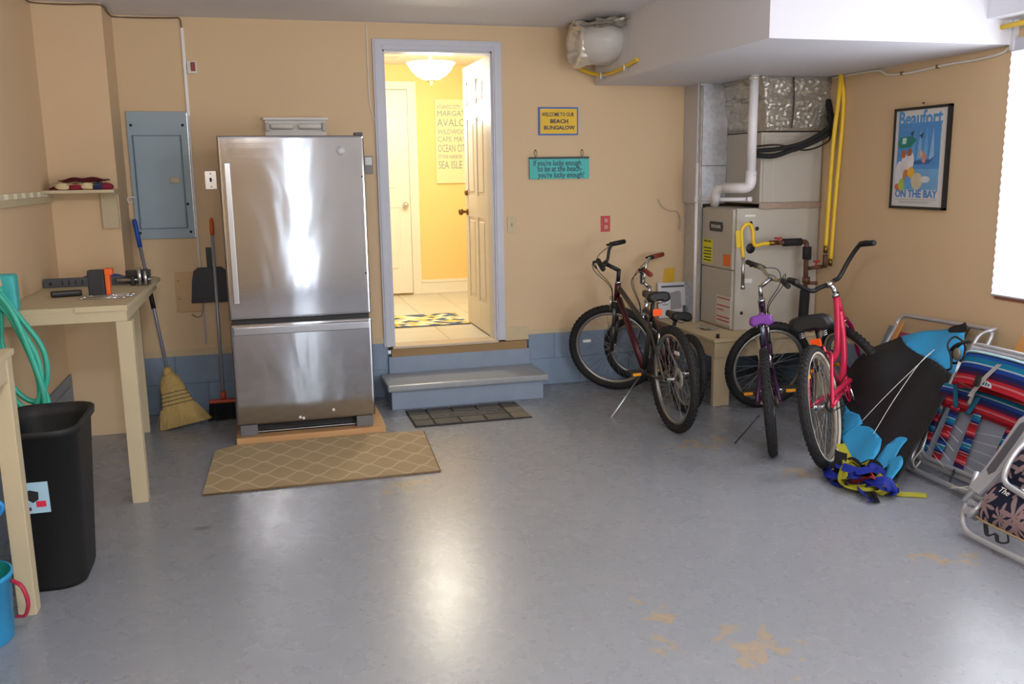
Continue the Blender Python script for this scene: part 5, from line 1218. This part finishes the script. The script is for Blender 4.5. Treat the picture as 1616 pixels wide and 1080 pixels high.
obj('armrest', MB().box((0, 0, 0), (.035, .40, .012), .005, M=frame_M(P1(-1.765, .32, .02), (0, -1, 0), P1(0, 1)-P1(0, 0))), M_WOODO, t, label='wooden armrest')
obj('armrest', MB().box((0, 0, 0), (.035, .36, .012), .005, M=frame_M(P1(-1.71, .32, .03), (0, -1, 0), P1(0, 1)-P1(0, 0))), mat('#6C7078', .5), t, label='grey side bar')
# striped backpack chair
P2 = lean(2.34, 2.70, .75); UP2 = (P2(0, 1)-P2(0, 0))
t = thing('beach_chair', 'folded beach chair with red and blue striped pouches beside the kite', 'chair', (2.4, -2.85, 0), 'folded beach chairs along the right wall')
obj('back_frame', MB().tube(rounded([P2(-2.505, .075), P2(-2.515, .735), P2(-3.20, .735), P2(-3.19, .075)], .06, closed=True), .0135, 12, closed=True), M_TUBE, t)
obj('base_frame', MB().tube(rounded([P2(-2.50, .20, .035), P2(-2.515, .018, .035), P2(-3.22, .018, .045), P2(-3.20, .22, .035)], .08), .0125, 12), M_TUBE, t)
obj('seat_frame', MB().tube(rounded([P2(-2.53, .56, .028), P2(-2.545, .10, .03), P2(-3.16, .10, .03), P2(-3.15, .56, .03)], .06), .0115, 12), M_TUBE, t)
obj('back_fabric', MB().grid(lambda u, v: P2(-2.56-.60*u, .105+.60*v, .012), 14, 14, .002), mat('#A9AFBE', .7, spread=.1), t, label='grey mesh back')
obj('seat_fabric', MB().grid(lambda u, v: P2(-2.57-.57*u, .075+.15*v, -.012), 10, 6, .003), mat('#A8606A', .8), t, label='pinkish-red seat fabric under the mesh')
S2 = stripe_mat(.78, 'v')
def band(u, v):   # v across the band's height, bulging outwards
    s = -2.508-.67*u; return P2(s, .375+.125*v+.012*math.sin(u*PI)-.015*u, .03+.045*math.sin(v*PI)**.5*math.sin(min(1, u*1.02+.02)*PI)**.25)
obj('pouch', MB().grid(band, 40, 14, .006), S2, t, label='red, navy and blue striped pouch flap')
def strap(a, b, w, w2, d=.05, m=None):
    (s0, q0), (s1, q1) = a, b
    return MB().grid(lambda u, v: P2(s0+(s1-s0)*v+(u-.5)*(w+(w2-w)*v), q0+(q1-q0)*v, d-.03*v+.004*math.sin(u*PI)), 6, 20, .003)
for a, b, w, w2, o in (((-2.655, .42), (-2.655, .09), .060, .062, 0), ((-2.80, .425), (-2.81, .085), .052, .070, .35), ((-2.555, .36), (-2.56, .13), .05, .04, .6), ((-3.02, .37), (-3.00, .10), .05, .05, .15)):
    obj('backpack_strap', strap(a, b, w, w2, .055), stripe_mat(2.3, 'v', o), t, label='striped shoulder strap')
for s, q in ((-2.80, .055),): obj('strap_end', MB().tube([P2(s, .10, .03), P2(s, q, .03), P2(s-.005, q-.03, .03)], [.018, .010, .008], 8, flat=.4), M_BLACK, t)
obj('pouch_straps', MB().grid(lambda u, v: P2(-2.60-.035*u-.07*v, .50-.115*v, .080+.002), 4, 8, .003).grid(lambda u, v: P2(-2.775-.035*u+.02*v, .47-.10*v, .082), 4, 8, .003), mat('#2E7FA6', .8), t, label='blue webbing loops')
# rolled cooler pouch above
def pou(u, v):
    a = 2*PI*u; ca_, sa = math.cos(a), math.sin(a); rx = .255*(1-.06*v); ry = .062
    return P2(-2.87-rx*math.copysign(abs(ca_)**.7, ca_), .49+.165*v+.018*sa, .085+ry*math.copysign(abs(sa)**.8, sa)+.01*v)
obj('cooler_pouch', MB().grid(pou, 48, 14, .004), stripe_mat(.82, 'v', .08), t, label='striped red and blue cooler pouch')
obj('pouch_lining', MB().grid(lambda u, v: P2(-2.86-.235*(2*u-1), .635+.0*v, .03+.10*v), 16, 4, .003), mat('#20306E', .8), t)
obj('pouch_rim', MB().tube([pou(k/40, 1.0) for k in range(40)], .006, 6, closed=True), mat('#A9D2DC', .7), t)
obj('white_strap', MB().grid(lambda u, v: P2(-2.895+.10*v-.028*u, .665-.215*v, .150+.012*math.sin(v*PI)), 4, 14, .003).grid(lambda u, v: P2(-2.76-.025*u, .475-.06*v, .10), 3, 4, .003), mat('#D0CCC6', .7), t)
obj('buckle', MB().box((0, 0, 0), (.030, .055, .014), .004, M=frame_M(P2(-2.825, .500, .163), (0, -1, .25), UP2+Vector((0, -.35, 0)))), M_BLACK, t)
Em = frame_M(P2(-2.865, .515, .152), (0, -1, 0), UP2)
em = obj('emblem', MB().poly([(.045*math.cos(PI*k/12), .03*math.sin(PI*k/12)) for k in range(13)], .002, Em), mat('#BFC6CC', .6), t)
obj('emblem_print', MB().box((-.03, .006, .002), (-.02, .020, .003), M=Em).box((-.012, .006, .002), (-.004, .022, .003), M=Em).box((.004, .006, .002), (.012, .022, .003), M=Em).box((.02, .006, .002), (.028, .018, .003), M=Em), mat('#2B3350', .6), em)
obj('armrest', MB().box((0, 0, 0), (.045, .30, .014), .006, M=frame_M(P2(-2.525, .43, -.015), (0, -1, -.05), UP2+Vector((0, -.05, 0)))), M_WOODO, t, label='wooden armrest')
obj('headrest_panel', MB().grid(lambda u, v: P2(-2.54-.62*u, .64+.085*v, .016), 8, 4, .002), mat('#B0ADB0', .7), t)
mb = MB()
for k in range(5): mb.tube([P2(-2.575-.0*k, .34-.045*k, .042), P2(-2.76, .28-.05*k, .045)], .0010, 4); mb.tube([P2(-2.80, .30-.04*k, .045), P2(-3.05, .33-.055*k, .04)], .0010, 4)
obj('lacing_cords', mb, M_WHITE, t)
obj('loose_cord', MB().tube(spline([P2(-2.56, .14, .04), P2(-2.555, .06, .055), P2(-2.59, .03, .06), P2(-2.60, .07, .055)]), .004, 6).tube(spline([P2(-3.02, .11, .04), P2(-2.97, .05, .08), P2(-2.90, .01, .10), P2(-2.95, .02, .14), P2(-3.05, .04, .12)]), .004, 6), mat('#C2BDB2', .7), t)
mb = MB()
for k in range(5): mb.tube([P2(-2.535, .62-.0*k, .03+.004*k), P2(-2.545-.006*k, .49, .035+.006*k)], .0022, 5)
obj('side_wires', mb, M_TUBE, t)
t = thing('swim_goggles', 'black goggles with tangled strap hanging on the corner of the striped chair', 'goggles', (2.62, -2.50, .60))
GP = lambda s, q, d=.03: P2(s, q, d)
mb = MB().tube(rounded([GP(-2.49, .73), GP(-2.45, .67), GP(-2.475, .60), GP(-2.53, .62), GP(-2.54, .69)], .025, closed=True), .007, 8, closed=True).tube(spline([GP(-2.49, .73), GP(-2.44, .74, .05), GP(-2.43, .69, .06), GP(-2.47, .64, .05), GP(-2.50, .58, .04), GP(-2.48, .56, .04)]), .006, 6).tube(spline([GP(-2.44, .66, .04), GP(-2.49, .70, .06), GP(-2.55, .74, .04)]), .008, 6)
obj('strap', mb, M_BLACK, t); obj('lens', MB().ell(GP(-2.49, .655, .035), (.012, .028, .034), 14), mat('#7A7468', .25), t)
# chair behind it
P4 = lean(2.48, 2.87, .76); UP4 = P4(0, 1)-P4(0, 0)
t = thing('beach_chair', 'folded beach chair hidden behind the striped one, with blue bundle and wooden armrest', 'chair', (2.7, -3.0, 0), 'folded beach chairs along the right wall')
obj('back_frame', MB().tube(rounded([P4(-2.58, .04), P4(-2.62, .70), P4(-3.2, .70), P4(-3.18, .04)], .05, closed=True), .012, 12, closed=True), M_TUBE, t)
obj('armrest', MB().box((0, 0, 0), (.06, .30, .014), .006, M=frame_M(P4(-2.66, .52, .02), (0, -1, -.05), UP4), seg=3), M_WOODO, t, label='wooden armrest with rounded top')
obj('back_fabric', MB().grid(lambda u, v: P4(-2.64-.50*u, .12+.56*v, .0), 10, 10, .003), mat('#23395E', .8), t, label='navy fabric back')
obj('blue_bundle', MB().ell(P4(-2.90, .745, .05), (.05, .14, .03), 18), mat('#3C5690', .8, bump=.4, bscale=30), t)
obj('yellow_strip', MB().box((0, 0, 0), (.10, .018, .02), .004, M=frame_M(P4(-2.86, .775, .07), (0, -1, 0), UP4)), mat('#C9A83A', .6), t)
obj('side_bar', MB().tube([P4(-2.60, .60, .03), P4(-2.82, .70, .02)], .014, 10), M_GRYP, t)
# nearest chair, floral pouch
P3 = lean(1.97, 2.45, .70); UP3 = P3(0, 1)-P3(0, 0)
t = thing('beach_chair', 'nearest folded beach chair with a navy pouch printed with pink palm leaves', 'chair', (2.1, -3.5, 0), 'folded beach chairs along the right wall')
obj('base_frame', MB().tube(rounded([P3(-3.20, .28, .02), P3(-3.275, .02, .02), P3(-4.0, .02, .02), P3(-3.95, .30, .02)], .09), .0135, 14), M_TUBE, t)
obj('back_frame', MB().tube(rounded([P3(-3.36, .12, .0), P3(-3.30, .50, .0), P3(-3.36, .74, .0), P3(-3.9, .74, .0), P3(-3.93, .12)], .06, closed=True), .0125, 12, closed=True), M_TUBE, t)
obj('side_rail', MB().tube([P3(-3.235, .135, .03), P3(-3.27, .30, .035)], .015, 12).tube([P3(-3.285, .085, .02), P3(-3.315, .17, .02)], .013, 12), M_TUBE, t)
obj('rail_joint', MB().cyl(P3(-3.285, .105, -.02), P3(-3.285, .105, .045), .018, n=14).cyl(P3(-3.28, .145, .0), P3(-3.28, .145, .05), .014, n=12), M_GRYP, t)
AM = frame_M(P3(-3.255, .20, .045), (0, -1, -.08), UP3+Vector((0, .0, 0)))
obj('armrest', MB().poly([(-.012, 0), (.05, -.01), (.075, .12), (.068, .36), (.03, .42), (-.005, .36), (.0, .15)], .016, AM), mat('#97969A', .5), t, label='grey plastic armrest')
obj('armrest_pad', MB().poly([(.012, .10), (.035, .085), (.052, .11), (.052, .34), (.034, .365), (.016, .34)], .003, AM @ Matrix.Translation((0, 0, .016))), mat('#4B4A50', .6), t, label='dark grey inset pad')
obj('hoop', MB().tube(rounded([P3(-3.405, .52, .09), P3(-3.375, .38, .09), P3(-3.40, .27, .09), P3(-3.60, .24, .09), P3(-3.62, .52, .09)], .05), .0125, 12), M_TUBE, t)
FLM = floral_mat()
obj('pouch', MB().grid(lambda u, v: P3(-3.345-.50*u+.02*v, .095+.185*v, .025+.06*math.sin(v*PI)**.5*math.sin(min(1, u+.04)*PI)**.3), 24, 14, .006), FLM, t, label='navy pouch with pale pink palm leaves')
obj('upper_pouch', MB().grid(lambda u, v: P3(-3.335-.50*u, .29+.16*v, .02+.045*math.sin(v*PI)**.5*math.sin(min(1, u+.04)*PI)**.3), 24, 12, .006), FLM, t, label='folded navy and pink printed fabric')
obj('pouch_seam', MB().tube(spline([P3(-3.33, .10, .03), P3(-3.40, .092, .04), P3(-3.6, .09, .045), P3(-3.84, .09, .04)]), .005, 6), mat('#A58F6C', .7), t)
obj('lettering', MB().add_text('The', .035, frame_M(P3(-3.44, .235, .094), (0, -1, -.1), UP3), shear=.3), M_WHITE, t)
obj('black_straps', MB().tube(spline([P3(-3.38, .09, .02), P3(-3.42, .05, .02), P3(-3.45, .07, .02), P3(-3.48, .045, .02), P3(-3.52, .06, .02), P3(-3.50, .09, .02)]), .009, 6, flat=.4).tube(spline([P3(-3.31, .15, -.01), P3(-3.34, .11, .0), P3(-3.37, .14, .01)]), .012, 6), M_BLACK, t)
